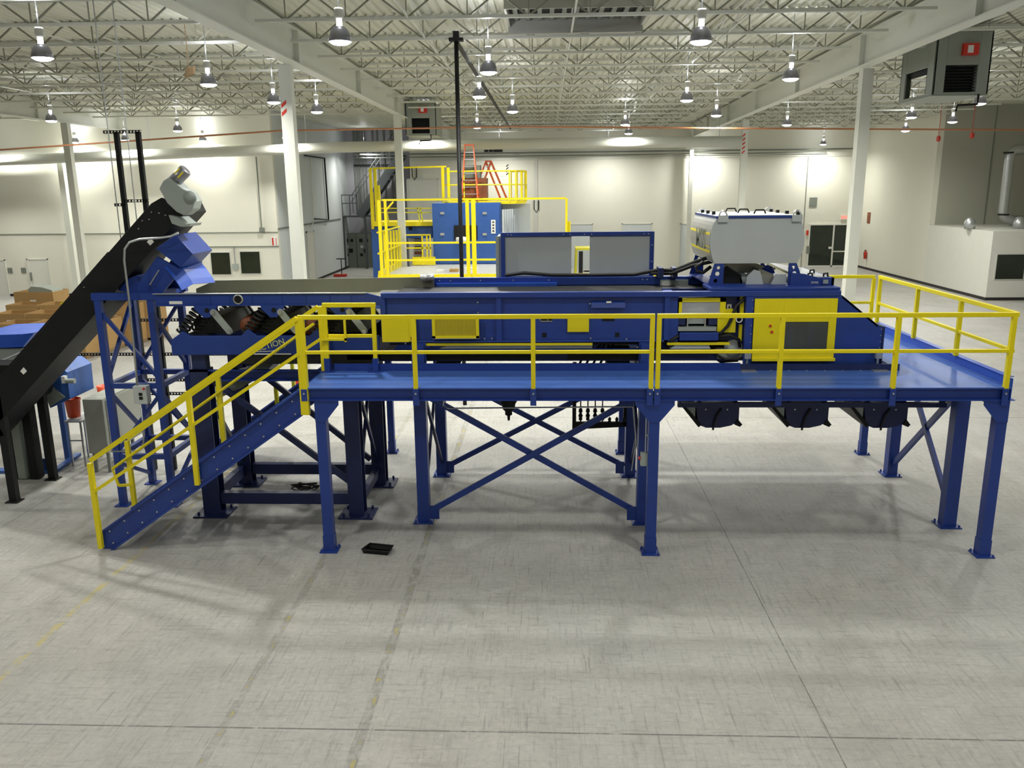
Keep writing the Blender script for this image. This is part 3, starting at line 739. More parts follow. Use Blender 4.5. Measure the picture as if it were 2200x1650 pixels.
# canopy over a slot and slots
cv = M().prism([(F + .03, 3.76), (F - .03, 3.74), (F - .06, 3.66), (F + .03, 3.66)], 'x', .72, 1.26).build('slot_hood', MB, sm)
M().box(.96, 1.04, F - .05, F - .045, 3.735, 3.765).build('label_plate', MPAPER, cv)
m = M()
for x_, z_, w_, h_ in ((-.0, 3.47, .2, .07), (1.0, 3.47, .2, .07), (-.03, 3.21, .07, .07), (1.15, 3.21, .07, .07)): m.box(x_ - w_ / 2, x_ + w_ / 2, F + .022, F + .032, z_ - h_ / 2, z_ + h_ / 2)
m.build('slot', MK, sm)
M().box(-.1, .1, F + .015, F + .022, 3.43, 3.442).box(-.1, -.088, F + .015, F + .022, 3.43, 3.50).box(.02, .03, F + .015, F + .022, 3.43, 3.50).build('slot_frame', MGV, sm)
m = M()
for x_, z_ in ((-1.1, 3.75), (-1.1, 3.58), (-1.06, 3.53), (-.88, 3.155), (.72, 3.155), (1.3, 3.14), (.7, 3.72), (1.06, 3.72), (-1.0, 3.155), (-2.3, 3.08), (.1, 3.08)): m.cyl((x_, F - .0, z_), (x_, F + .032, z_), .013, 8)
m.build('bolts', MGV, sm)
# top covers
M().box(-2.05, 3.2, 3.2, 3.31, 3.80, 3.945).build('side_wall', MB, sm, bevel=.006)
M().box(-2.0, .2, 3.12, 3.2, 3.7, 3.85).build('inner_skirt', MB2, sm)
m = M()
for x_ in (-1.95, -1.75, -1.2, -.6, .05, 1.75, 1.83): m.cyl((x_, 3.18, 3.895), (x_, 3.2, 3.895), .012, 8)
m.build('bolts', MGV, sm)
M().box(2.07, 2.57, 3.17, 3.2, 3.72, 3.885).build('name_plate_frame', MG, sm); M().box(2.10, 2.26, 3.16, 3.17, 3.72, 3.86).build('name_plate', MPAPER, sm)
# bay with magnet window between side plate and end box
XA, XB = 1.97, 3.16
M().box(XA, XB, 2.2, 2.25, 3.0, 3.85).build('bay_back', MBD, sm)
M().box(XA, 2.12, F, F + .9, 3.1, 3.83).build('bay_cheek', MB, sm)
M().box(2.75, 3.05, F + .1, F + .14, 3.1, 3.83).build('bay_panel', MBD, sm)
wx0, wx1 = 2.10, 2.86
yf = M().box(wx0, wx0 + .07, F, F + .03, 3.50, 3.80).box(wx1 - .09, wx1, F, F + .03, 3.50, 3.80).box(wx0, wx1, F, F + .03, 3.74, 3.80).build('window_frame', MY, sm, label='yellow frame of the inspection window')
M().box(wx0 + .07, wx1 - .09, F + .01, F + .02, 3.56, 3.74).build('window_sheet', MCLR, yf); M().box(wx0 + .05, wx1 - .07, F - .01, F + .01, 3.54, 3.57).build('window_sill', MGL, yf)
M().box(2.28, 2.54, F + .05, F + .3, 3.38, 3.62).build('gear_case', MG, sm)
for x_ in (2.27, 2.55): M().cyl((x_, F + .02, 3.3), (x_, F + .02, 3.52), .014, 8).build('lift_rod', MGV, sm)
for x_ in (2.17, 2.68): M().box(x_ - .07, x_ + .07, F + .05, F + .2, 3.36, 3.6).build('clamp_block', MBD, sm)
M().box(2.11, 2.73, F - .0, F + .16, 3.27, 3.335).build('cross_bracket', MG, sm, label='grey cross bracket')
M().box(2.14, 2.76, F - .04, F + .2, 3.12, 3.25).build('magnet_beam', MB, sm, bevel=.008)
M().box(2.75, 3.04, F + .03, F + .05, 3.24, 3.62).build('yellow_plate', MY, sm)
M().box(3.1, 3.16, F + .05, F + .1, 3.52, 3.83).box(3.1, 3.15, F + .05, F + .1, 3.10, 3.36).build('yellow_edge_strip', MY, sm)
M().tube([(3.16, F - .01, 3.8), (3.02, F - .03, 3.68), (2.96, F - .04, 3.5), (2.9, F - .04, 3.36), (2.8, F - .02, 3.24), (2.6, F + .1, 3.2)], .028, 8).build('hose', MKR, sm, True)
M().tube([(2.76, F, 3.18), (2.95, F + .02, 3.2), (3.1, F + .02, 3.12), (3.14, F + .1, 3.0)], .03, 8).build('hose', MKR, sm, True)
M().tube([(2.14, F, 3.2), (2.02, F, 3.12), (1.95, F + .04, 3.02)], .03, 8).build('hose', MKR, sm, True)
M().lathe([(.04, -.01), (.055, -.01), (.055, .01), (.04, .01), (.04, -.01)], (3.08, F - .01, 3.46), 20, 'y').build('ring_eye', MPAPER, sm)
lbl = M().box(2.9, 2.97, F + .08, F + .1, 3.62, 3.69).build('warning_label', MPAPER, sm); M().prism([(2.915, 3.63), (2.955, 3.63), (2.935, 3.675)], 'y', F + .075, F + .08).build('pictogram', MK, lbl)
# drive motor under the bay
dm = M().lathe([(0, -.22), (.10, -.22), (.11, -.2), (.11, .2), (.1, .22), (0, .22)], (3.0, F + .2, 2.86), 20, 'x').build('drive_motor', MG, sm, True, label='grey drive motor tilted under the bay')
M().lathe([(0, -.03), (.15, -.03), (.15, .03), (0, .03)], (3.04, F + .12, 2.96), 20, 'y').build('motor_pulley', MGL, sm, True)
M().tube([(2.75, F + .05, 2.88), (2.9, F + .02, 2.80), (3.1, F + .02, 2.8), (3.2, F, 2.86)], .02, 8).build('motor_cable', MKR, sm, True)
M().prism([(2.5, 2.92), (3.2, 2.92), (3.2, 2.68), (2.9, 2.66)], 'y', F + .4, F + 1.2).build('motor_chute', MKR, sm)

# end box with yellow doors
eb = [(3.17, 2.78), (3.16, 3.83), (4.66, 3.83), (5.25, 3.36), (5.33, 3.33), (5.36, 2.54), (3.21, 2.54)]
F2 = F - .05
M().prism(eb, 'y', F2, F2 + .03).build('end_box_side', MB, sm)
M().prism(eb, 'y', Rr - .03, Rr).build('end_box_side', MB, sm)
M().add([(4.66, F2, 3.84), (4.66, Rr, 3.84), (5.25, Rr, 3.37), (5.25, F2, 3.37), (4.66, F2, 3.8), (4.66, Rr, 3.8), (5.25, Rr, 3.33), (5.25, F2, 3.33)], [(0, 1, 2, 3), (7, 6, 5, 4), (0, 3, 7, 4), (1, 5, 6, 2)]).add([(5.25, F2, 3.37), (5.25, Rr, 3.37), (5.36, Rr, 3.33), (5.36, F2, 3.33)], [(0, 1, 2, 3)]).box(5.33, 5.37, F2, Rr, 2.54, 3.34).build('end_box_slope', MBD, sm)
M().box(3.16, 3.27, F2 - .05, F2, 2.6, 3.83).build('corner_post', MB, sm); m = M()
for k in range(9): m.cyl((3.255, F2 - .06, 2.7 + k * .135), (3.255, F2 - .05, 2.7 + k * .135), .009, 6)
for k in range(7): m.cyl((5.31, F2 - .01, 2.7 + k * .1), (5.31, F2, 2.7 + k * .1), .009, 6)
m.build('bolts', MGV, sm)
M().box(3.2, 5.36, F2 + .02, F2 + .06, 2.54, 2.8).build('chute_plate', MBD, sm)
dx0, dx1, dz0, dz1 = 3.29, 4.58, 2.80, 3.80
wx0, wx1, wz0, wz1 = 3.75, 4.46, 2.99, 3.43
dr = M().box(dx0, wx0, F2 - .06, F2 - .03, dz0, dz1).box(wx1, dx1, F2 - .06, F2 - .03, dz0, dz1).box(wx0, wx1, F2 - .06, F2 - .03, dz0, wz0).box(wx0, wx1, F2 - .06, F2 - .03, wz1, dz1).box(dx0, dx1 + .02, F2 - .09, F2 - .06, dz0, dz0 + .05).build('service_door', MY, sm, bevel=.004)
M().box(wx0, wx1, F2 - .05, F2 - .04, wz0, wz1).build('smoked_window', MPVC, dr)
M().box(3.85, 3.93, F2 - .035, F2 - .005, wz0, wz1).box(4.16, 4.25, F2 - .035, F2 - .005, wz0, wz1).build('inner_bars', MB2, sm)
for x_, z_ in ((3.55, 3.37), (3.58, 3.27)): M().lathe([(0, 0), (.022, 0), (.022, .01), (0, .01)], (x_, F2 - .075, z_), 14, 'y').build('door_lock', MRED, dr, label='red door lock')
for x_ in (3.22, 5.28):
    q = M().cyl((x_, 1.2, DZ), (x_, 1.2, DZ + .25), .018, 8).box(x_ - .12, x_ + .12, 1.0, 1.3, DZ, DZ + .012).box(x_ - .05, x_ + .05, 1.16, 1.24, DZ + .18, DZ + .3).build('levelling_foot', MGV, sm)
# deck of the end box with flanges
M().box(2.6, 4.64, 1.3, 1.95, 3.915, 3.96).box(3.9, 4.64, 1.951, 3.3, 3.915, 3.96).box(2.6, 3.9, 3.1, 3.3, 3.915, 3.96).build('hood_base_plate', MB, sm, bevel=.006)
M().prism([(3.95, 3.96), (4.64, 3.96), (4.64, 4.08), (4.38, 4.08), (4.17, 4.14), (3.95, 4.16)], 'y', 1.62, 1.66).build('side_shroud', MB, sm)
M().box(4.60, 4.64, 1.62, 3.3, 3.96, 4.08).box(4.44, 4.54, 1.60, 1.62, 3.98, 4.05).build('end_lip', MB, sm)
M().box(4.46, 4.54, 1.595, 1.60, 3.985, 4.05).build('data_plate', MG, sm); text('ZM95', .05, (4.33, 1.61, 4.0), (PI / 2, 0, 0), MPAPER, sm, 'stencil_text')
lid = M().add([(4.08, 1.7, 4.10), (4.6, 1.7, 4.08), (4.6, 3.2, 4.09), (3.95, 3.2, 4.2), (4.08, 1.7, 4.06), (4.6, 1.7, 4.04), (4.6, 3.2, 4.05), (3.95, 3.2, 4.16)], [(0, 1, 2, 3), (7, 6, 5, 4), (0, 4, 5, 1), (1, 5, 6, 2), (2, 6, 7, 3), (3, 7, 4, 0)]).build('end_lid', MLID, sm, label='pale sloping lid with black latches')
m = M()
for x_, y_ in ((4.55, 1.75), (4.3, 1.75), (4.5, 2.3), (4.25, 2.7), (4.05, 3.1)): m.tube([(x_ - .04, y_, 4.08), (x_ - .04, y_, 4.13), (x_ + .02, y_, 4.14), (x_ + .03, y_, 4.07)], .016, 6)
m.build('latch', MK, lid)
# chutes under the sensor hood
M().prism([(2.88, 3.96), (3.26, 3.96), (3.22, 4.1), (3.0, 4.24), (2.88, 4.2)], 'y', 1.95, 2.0).build('chute_guard', MK, sm, label='black rubber chute guard')
M().prism([(2.88, 4.3), (3.35, 4.33), (3.7, 4.2), (3.6, 4.12), (3.25, 4.08), (3.0, 4.22), (2.9, 4.25)], 'y', 2.3, 3.1).build('product_chute', MSS, sm)
M().prism([(3.28, 3.96), (3.29, 4.08), (3.40, 4.2), (3.50, 4.17), (3.56, 3.96)], 'y', 1.8, 1.84).build('chute_cheek', MGL, sm, label='pale chute cheek plate')
M().prism([(3.5, 4.2), (3.75, 4.11), (3.70, 3.96), (3.56, 3.96)], 'y', 1.9, 2.9).build('product_chute', MSS, sm)
M().prism([(3.68, 3.96), (3.75, 4.12), (3.92, 4.12), (3.92, 3.96)], 'y', 1.78, 1.82).build('chute_cheek', MGL, sm, label='second pale chute cheek plate')
M().box(3.2, 3.75, 2.9, 3.0, 4.22, 4.3).build('hood_crosspiece', MK, sm)
M().lathe([(0, -.25), (.09, -.25), (.09, .25), (0, .25)], (3.3, 2.2, 4.02), 16, 'y').build('chute_roller', MG, sm, True)

# sensor hood : legs, barrel body, lid
hd = T('sensor_hood', 'large pale grey barrel sided sensor hood standing on blue holed legs above the machine', 'machine hood', (3.4, 2.6, 3.96))
def holed(x0t, x1t, x0b, x1b, y, mm):
    """tapered leg plate with round holes, built as a ring of cells"""
    zb_, zt_ = 3.96, 4.31; bm = bmesh.new()
    out = [(x0b, zb_), (x1b, zb_), (x1t, zt_), (x0t, zt_)]
    cxs = [((x0b + x1b) / 2 + ((x0t + x1t) / 2 - (x0b + x1b) / 2) * f, zb_ + (zt_ - zb_) * f, r_) for f, r_ in ((.52, .036), (.80, .028))]
    ev = [bm.verts.new((a_, y, b_)) for a_, b_ in out]; ed = [bm.edges.new((ev[i], ev[(i + 1) % 4])) for i in range(4)]
    for cx_, cz_, r_ in cxs:
        vs = [bm.verts.new((cx_ + r_ * math.cos(2 * PI * k / 16), y, cz_ + r_ * math.sin(2 * PI * k / 16))) for k in range(16)]
        ed += [bm.edges.new((vs[i], vs[(i + 1) % 16])) for i in range(16)]
    bmesh.ops.triangle_fill(bm, edges=ed, use_beauty=True)
    me_ = M(); vs = [v.co.copy() for v in bm.verts]; bm.verts.index_update(); fs = [tuple(v.index for v in f_.verts) for f_ in bm.faces]; bm.free()
    me_.add(vs, fs); o = me_.build('leg', mm, hd); sd = o.modifiers.new('thick', 'SOLIDIFY'); sd.thickness = .03; sd.offset = 0
    return o
for y in (1.72, 3.5):
    holed(2.735, 2.89, 2.64, 2.885, y, MB); holed(3.93, 4.05, 3.93, 4.20, y, MB)
for y in (1.725,): M().lathe([(0, -.01), (.03, -.01), (.03, 0), (0, 0)], (2.76, y - .01, 4.03), 14, 'y').lathe([(0, -.01), (.03, -.01), (.03, 0), (0, 0)], (4.07, y - .01, 4.03), 14, 'y').build('dark_hole', MKR, hd)
M().box(2.64, 2.9, 1.66, 3.56, 3.955, 3.97).box(3.92, 4.22, 1.66, 3.56, 3.955, 3.97).build('foot_plate', MB, hd)
hb = [(2.735 - .092 * math.sin(PI * i / 12) ** .8, 4.31 + .06 * i) for i in range(13)] + [(4.045 + .098 * math.sin(PI * (12 - i) / 12) ** .8 + .01 * i / 12, 5.03 - .06 * i) for i in range(13)]
M().prism(hb, 'y', 1.7, 3.6).build('barrel_body', MGL, hd)
# striped printed band down the curved left side: yellow streaks on brushed grey, following the surface
def strip(z0, z1, mm, y0, y1, nm, d=.004):
    pr = [(a_, b_) for a_, b_ in hb[:13]][::1]
    def xa(z):
        for (xa_, za), (xb_, zb2) in zip(pr, pr[1:]):
            if za <= z <= zb2: return xa_ + (xb_ - xa_) * (z - za) / (zb2 - za)
        return pr[-1][0]
    zs = [z0] + [b_ for _, b_ in pr if z0 < b_ < z1] + [z1]; m = M(); vs = []
    for z in zs: vs += [(xa(z) - d, y0, z), (xa(z) - d, y1, z)]
    m.add(vs, [(2 * i, 2 * i + 1, 2 * i + 3, 2 * i + 2) for i in range(len(zs) - 1)])
    m.add([(v[0] + .002, v[1], v[2]) for v in vs], [(2 * i, 2 * i + 1, 2 * i + 3, 2 * i + 2) for i in range(len(zs) - 1)])
    return m.build(nm, mm, hd)
MBR = mat('brushed_print', (.36, .36, .34), .4, .3, vary=.3, nscale=9)
strip(4.33, 5.0, MBR, 1.72, 3.58, 'printed_band', .003)
strip(4.76, 4.80, MY, 1.75, 3.55, 'yellow_streak', .006); strip(4.56, 4.58, MY, 1.75, 2.5, 'yellow_streak', .006); strip(4.47, 4.52, MY, 1.75, 3.5, 'yellow_streak', .006)
text('MSS', .44, (2.642, 2.55, 4.66), (PI / 2, 0, -PI / 2), MPANEL, hd, 'lettering', sx=1.2, bold=.012)
M().box(2.72, 4.05, 1.68, 3.62, 5.03, 5.065).build('lid_band', MB, hd)
M().prism([(2.74, 5.065), (4.03, 5.065), (4.0, 5.075), (2.78, 5.075)], 'y', 1.7, 3.6).build('lid', MGL, hd)
for x_ in (2.83, 4.0):
    for y_ in (1.72, 3.5):
        q = M().box(x_ - .08, x_ + .08, y_ - .06, y_ - .035, 4.96, 5.07).lathe([(0, 0)], (0, 0, 0), 3) if False else M().box(x_ - .08, x_ + .08, y_ - .065, y_ - .03, 4.97, 5.075)
        o = q.build('corner_lug', MGL, hd)
        M().tube([(x_ - .06 * math.cos(PI * k / 8), y_ - .03, 5.07 + .075 * math.sin(PI * k / 8)) for k in range(9)], .013, 8).build('lifting_ring', MGV, o)
for x_, y_ in ((3.12, 2.9), (3.22, 2.4), (3.38, 1.95)):
    M().tube([(x_, y_, 5.09), (x_ + .03, y_, 5.15), (x_ + .16, y_, 5.15), (x_ + .19, y_, 5.09)], .014, 6).build('lid_handle', MK, hd)
for x_, y_ in ((2.78, 3.2), (2.78, 2.7), (2.78, 2.2), (3.98, 3.2), (3.96, 2.7), (3.98, 2.2), (4.03, 1.75)):
    M().box(x_ - .025, x_ + .025, y_ - .03, y_ + .03, 5.065, 5.125).build('lid_latch', MK, hd)
# hoses running to the hood
hs = T('hose_bundle', 'thick black hoses lying along the machine top and rising to the hood', 'hoses', (2.2, 2.2, 4.085))
M().tube([(-.75, 3.27, 3.98), (-.4, 3.27, 4.02), (.1, 3.26, 3.98), (.8, 3.26, 3.975), (1.6, 3.26, 3.98), (2.0, 3.2, 4.06), (2.3, 3.0, 4.08), (2.55, 2.4, 4.28), (2.75, 2.3, 4.36)], .032, 8).build('hose', MKR, hs, True)
M().tube([(1.9, 3.2, 4.0), (2.25, 3.0, 4.02), (2.5, 2.35, 4.22), (2.8, 2.2, 4.30)], .03, 8).build('hose', MKR, hs, True)
M().tube([(2.62, 2.1, 4.30), (2.5, 2.08, 4.22), (2.52, 2.06, 4.15), (2.62, 2.05, 4.13), (2.75, 2.1, 4.22)], .03, 8).build('hose', MKR, hs, True)
for x_ in (2.05, 2.3): M().box(x_ - .04, x_ + .04, 2.95, 3.32, 3.945, 4.12).build('hose_clamp', MBD, hs)

# grey panel screen on the far side
sc = T('panel_screen', 'blue framed screen of grey panels with an open slot standing behind the machine', 'screen', (.55, 3.45, 3.9))
xL, xR, zL, zH = -.83, 1.97, 3.9, 4.74
M().box(xL, xR, 3.42, 3.48, zH - .075, zH).box(xL, xL + .075, 3.42, 3.48, zL, zH - .075).box(xR - .075, xR, 3.42, 3.48, zL, zH - .075).box(xL, xR, 3.42, 3.48, zL - .02, zL + .04).build('frame', MB, sc, bevel=.004)
M().box(xL + .075, .465, 3.455, 3.475, zL, zH - .075).build('panel', MGL, sc); M().box(.80, xR - .075, 3.455, 3.475, zL, zH - .075).build('panel', MGL, sc)
M().box(xL - .07, xL - .04, 3.48, 4.2, zL, zH - .07).box(xL - .1, xL + .09, 3.5, 3.52, zL - .02, zH - .07).build('return_panel', MG, sc)
m = M()
for x_ in (-.7, -.64, .32, .44, .7, .83, 1.78, 1.86): m.cyl((x_, 3.41, zH - .04), (x_, 3.42, zH - .04), .011, 6)
for z_ in (4.5, 4.2): m.cyl((xR - .04, 3.41, z_), (xR - .04, 3.42, z_), .011, 6)
m.build('bolts', MGV, sc)
M().box(-.85, 2.0, 3.4, 3.5, 3.86, 3.9).build('sill_rail', MB, sc)
for x_ in (-.6, .6, 1.8): M().box(x_ - .04, x_ + .04, 3.335, 3.5, 3.6, 3.86).build('mounting_foot', MB, sc)

# ---------------------------------------------------------------- hanging outlet hoppers
def hopper(x, lab):
    t = T('outlet_hopper', lab, 'hopper', (x, 2.0, 1.55), 'outlet hoppers under the walkway')
    y0, y1 = 1.62, 2.9
    pr = [(x - .46, 1.95), (x + .40, 1.95), (x + .40, 1.66), (x + .30, 1.60), (x + .12, 1.56), (x - .12, 1.56), (x - .28, 1.60), (x - .36, 1.66)]
    pr = [(x - .33, 1.98), (x + .40, 1.98), (x + .40, 1.68), (x + .28, 1.60), (x + .10, 1.56), (x - .14, 1.56), (x - .27, 1.61)]
    M().prism(pr, 'y', y0, y1).build('body', MBD, t)
    M().prism([(x - .60, 1.98), (x - .54, 1.98), (x - .22, 1.62), (x - .27, 1.57)], 'y', y0 - .02, y1).build('deflector', MK, t)
    M().prism([(x - .52, 1.92), (x - .335, 1.92), (x - .335, 1.72)], 'y', y0 - .01, y0 + .02).build('side_sheet', MG, t)
    M().prism([(x + .38, 1.72), (x + .46, 1.62), (x + .42, 1.58), (x + .33, 1.62)], 'y', y0 - .02, y1).build('lip', MK, t)
    M().tube([(x + .1, y0 - .02, 1.9), (x + .02, y0 - .03, 1.78), (x - .02, y0 - .03, 1.62), (x - .03, y0 - .03, 1.53)], .018, 6).build('drop_cable', MKR, t)
    M().cyl((x - .16, y0 - .01, 1.88), (x - .16, y0, 1.88), .014, 6).cyl((x + .2, y0 - .01, 1.88), (x + .2, y0, 1.88), .014, 6).build('bolts', MGV, t)
    M().box(x - .3, x - .24, y0, y0 + .06, 1.98, DZ - .02).box(x + .3, x + .36, y0, y0 + .06, 1.98, DZ - .02).build('hanger', MBD, t)
for x, l_ in ((2.84, 'dark hanging outlet hopper nearest the middle leg of the walkway'), (4.32, 'middle one of three dark outlet hoppers under the walkway'), (5.62, 'dark hanging outlet hopper nearest the right columns')): hopper(x, l_)
o = M().box(2.2, 6.6, 1.52, 1.60, 1.98, 2.06).build('hopper_rail', MBD, None)
o.data.transform(Matrix.Translation((0, 0, -.04))); tag(o, 'long dark beam from which three outlet hoppers hang', 'beam')
hg = M().box(2.2, 2.26, 1.5, 1.6, 2.02, DZ - .02).box(6.5, 6.56, 1.5, 1.6, 2.02, DZ - .02).build('hanger', MBD, o)

# ---------------------------------------------------------------- small services under the deck
vm = T('valve_manifold', 'dark air valve manifold frame hanging under the walkway with row of valves', 'valves', (1., 3.05, 1.1))
M().box(.49, .56, 3.0, 3.06, 1.08, 2.4).box(.56, 1.5, 3.0, 3.06, 1.2, 1.26).box(1.44, 1.5, 3.0, 3.06, 1.2, 2.4).prism([(.56, 1.2), (1.5, 1.2), (1.5, 1.17), (.56, 1.12)], 'y', 3., 3.06).build('frame', MK, vm)
for k in range(7):
    x_ = .64 + k * .135
    if k < 4: M().cyl((x_, 2.97, 1.26), (x_, 2.97, 1.9), .012, 6).lathe([(0, 0), (.035, .01), (.03, .07), (.045, .09), (.02, .15), (.04, .17), (.03, .23), (0, .24)], (x_, 2.97, 1.3), 10).build('valve', MK, vm)
    else: M().lathe([(0, 0), (.03, .01), (.025, .05), (.035, .07), (.0, .12)], (x_, 2.97, 1.26), 10).build('valve', MK, vm)
hm = wy(1093, 903, 1.5)
tag(M().lathe([(0, 0), (.02, 0), (.025, .08), (.06, .1), (.06, .16), (.10, .2), (.12, .3), (.14, .32), (.14, DZ - .03 - hm.z), (0, DZ - .03 - hm.z)], hm, 20).build('hydraulic_motor', MK, None, True), 'black hydraulic motor pointing down under the walkway', 'motor')
cd = T('conduit_run', 'thin grey conduit running under the front of the walkway', 'conduit', (-.1, 1.0, 2.35))
M().tube([(-1.6, 1.05, 2.48), (-1.68, 1.05, 2.1), (-1.6, 1.05, 2.05), (1.25, 1.05, 2.08), (1.4, 1.05, 2.08)], .013, 8).build('conduit', MGV, cd); M().tube([(1.4, 1.05, 2.08), (1.46, 1.02, 1.5), (1.4, 1.02, 1.0)], .01, 6).build('cable', MGV, cd)
eb2 = T('stop_button_box', 'small grey stop button box with red button beside the middle leg', 'switch', (1.49, .12, 1.62))
M().box(1.43, 1.54, .03, .13, 1.42, 1.62).build('enclosure', MG, eb2); M().cyl((1.40, .08, 1.53), (1.43, .08, 1.53), .025, 12).build('red_button', MRED, eb2)
M().tube([(1.5, .06, 1.62), (1.5, .06, 2.2)], .012, 8).tube([(1.52, .1, 1.88), (1.6, .1, 1.88)], .02, 8).build('conduit', MGV, eb2)
cb = T('hydraulic_hoses', 'bundle of black hydraulic hoses and valve block below the machine near the middle leg', 'hoses', (1.0, 2.6, 2.6))
for k in range(4): M().tube([(1.0 + k * .06, 2.3, 2.93), (.85 + k * .09, 2.3, 2.74), (.62 + k * .12, 2.3, 2.6), (.55 + k * .12, 2.35, 2.42)], .022, 8).build('hose', MKR, cb, True)
M().box(1.05, 1.45, 2.25, 2.6, 2.45, 2.85).build('valve_block', MK, cb, bevel=.03)
cb2 = T('hydraulic_pump', 'black pump with bent hoses below the machine behind the yellow post', 'pump', (-1.5, 2.4, 2.5))
M().prism([(-1.95, 2.55), (-1.5, 2.55), (-1.35, 2.9), (-1.6, 2.92)], 'y', 2.2, 2.6).build('pump_body', MK, cb2)
for k in range(3): M().tube([(-1.45 + k * .1, 2.2, 2.9), (-1.42 + k * .12, 2.2, 2.72), (-1.35 + k * .15, 2.2, 2.64), (-1.15 + k * .1, 2.2, 2.64)], .014, 8).build('hose', MK if k else MGV, cb2, True)
ty = T('black_tray', 'shallow black plastic tray lying on the floor in front of the walkway', 'tray', (-2.65, -.03, 0))
M().add([(-2.86, -.06, 0), (-2.47, -.13, 0), (-2.44, .06, 0), (-2.80, .13, 0), (-2.88, -.07, .07), (-2.44, -.15, .07), (-2.41, .08, .07), (-2.80, .16, .07)], [(0, 3, 2, 1), (0, 1, 5, 4), (1, 2, 6, 5), (2, 3, 7, 6), (3, 0, 4, 7)]).build('tray_body', MK, ty)
M().tube([(-2.88, -.07, .07), (-2.44, -.15, .07), (-2.41, .08, .07), (-2.80, .16, .07), (-2.88, -.07, .07)], .012, 6).build('rim', MK, ty)
# ================================================================= VIBRATING FEEDER
fd = T('vibrating_feeder', 'blue vibrating feeder with olive lined trough on coil springs at the machine inlet', 'feeder', (-4.5, 2.3, 2.75))
Y0, Y1 = 1.48, 3.12
M().prism([(-6.47, 3.70), (-2.92, 3.70), (-2.68, 3.70), (-2.68, 3.82), (-2.93, 3.885), (-6.47, 3.885)], 'y', Y0, Y0 + .03).build('trough_side', MB, fd)
M().box(-6.5, -2.95, Y0 - .03, Y0 + .05, 3.885, 3.895).build('trough_edge', MGV, fd)
m = M()
for x in (-5.55, -5.22, -4.85, -4.35, -3.95, -3.55, -3.2): m.box(x - .006, x + .006, Y0 - .012, Y0, 3.70, 3.88)
m.box(-6.47, -2.68, Y0 - .02, Y0, 3.69, 3.71).build('side_seams', MB, fd, kind='stuff')
M().box(-6.47, -2.05, Y0 + .03, Y1, 3.68, 3.70).build('trough_pan', MTR, fd)
M().prism([(-6.47, 3.70), (-6.47, 3.78), (-6.1, 3.93), (-2.05, 3.97), (-2.05, 3.70)], 'y', Y1, Y1 + .03).build('trough_wall', MTR, fd, label='olive grey liner of the far trough wall')
M().box(-3.0, -2.6, Y0 + .05, Y1, 3.70, 3.74).build('lip_plate', MSS, fd)
M().lathe([(0, 0), (.13, 0), (.13, .1), (0, .1)], (-2.15, 3.0, 3.93), 18).build('inlet_cap', MGV, fd, True)
p = wy(512, 643, Y0); M().lathe([(.062, -.02), (.085, -.02), (.085, .0), (.062, .0), (.062, -.02)], (p.x, Y0, p.z), 24, 'y').build('port_ring', MGV, fd, True)
M().lathe([(0, -.004), (.064, -.004), (.064, 0), (0, 0)], (p.x, Y0, p.z), 20, 'y').build('port_hole', MK, fd)
M().box(wy(364, 652, Y0).x, wy(392, 652, Y0).x, Y0 - .005, Y0, 3.72, 3.77).build('name_label', MPAPER, fd)
for xc in (-5.62, -4.5, -3.36):
    for y in (Y0 - .045, Y1 - .02):
        b_ = M().prism([(xc - .2, 3.70), (xc + .2, 3.70), (xc + .19, 3.66), (xc + .06, 3.50), (xc - .05, 3.50), (xc - .19, 3.64)], 'y', y, y + .04).build('spring_bracket', MB, fd)
        if y < 2: M().lathe([(0, -.006), (.04, -.006), (.04, 0), (0, 0)], (xc + .02, y, 3.62), 14, 'y').build('bracket_hole', MK, b_)
        # slanted coil springs in pairs
        for dx, dy in ((-.1, .12), (.08, .3)):
            a = Vector((xc - .40 + dx, y + dy, 3.23)); b = Vector((xc - .06 + dx, y + dy, 3.64)); d = (b - a); L = d.length; d.normalize()
            u = d.cross(Vector((0, 1, 0))).normalized(); v_ = d.cross(u); n = 84; R0 = .082
            M().tube([a + d * (L * k / n) + (u * math.cos(2 * PI * k / 12) + v_ * math.sin(2 * PI * k / 12)) * R0 for k in range(n + 1)], .021, 6).build('coil_spring', MKR, fd, True)
    # link arm
    a = Vector((xc + .13, Y0 - .05, 3.59)); b = Vector((xc + .37, Y0 - .05, 3.27)); d = (b - a).normalized(); s_ = Vector((d.z, 0, -d.x)) * .055
    pl = [(q.x, q.z) for q in (a + s_, b + s_, b + d * .05 + s_ * .5, b + d * .05 - s_ * .5, b - s_, a - s_, a - d * .05 - s_ * .5, a - d * .05 + s_ * .5)]
    la = M().prism(pl, 'y', Y0 - .07, Y0 - .03).build('link_arm', MG, fd, bevel=.006)
    for q in (a, b): M().lathe([(0, -.05), (.038, -.05), (.038, 0), (0, 0)], (q.x, Y0 - .06, q.z), 14, 'y').build('pivot', MGV, la)
    M().prism([(xc - .34, 3.2), (xc + .33, 3.2), (xc + .16, 3.50), (xc - .1, 3.50), (xc - .3, 3.4)], 'y', Y0 + .2, Y1 - .1).build('rubber_bed', MKR, fd)
    M().bar((xc + .1, Y1 - .3, 3.68), (xc + .35, Y1 - .3, 3.3), .06, .03).build('link_arm', MK, fd)
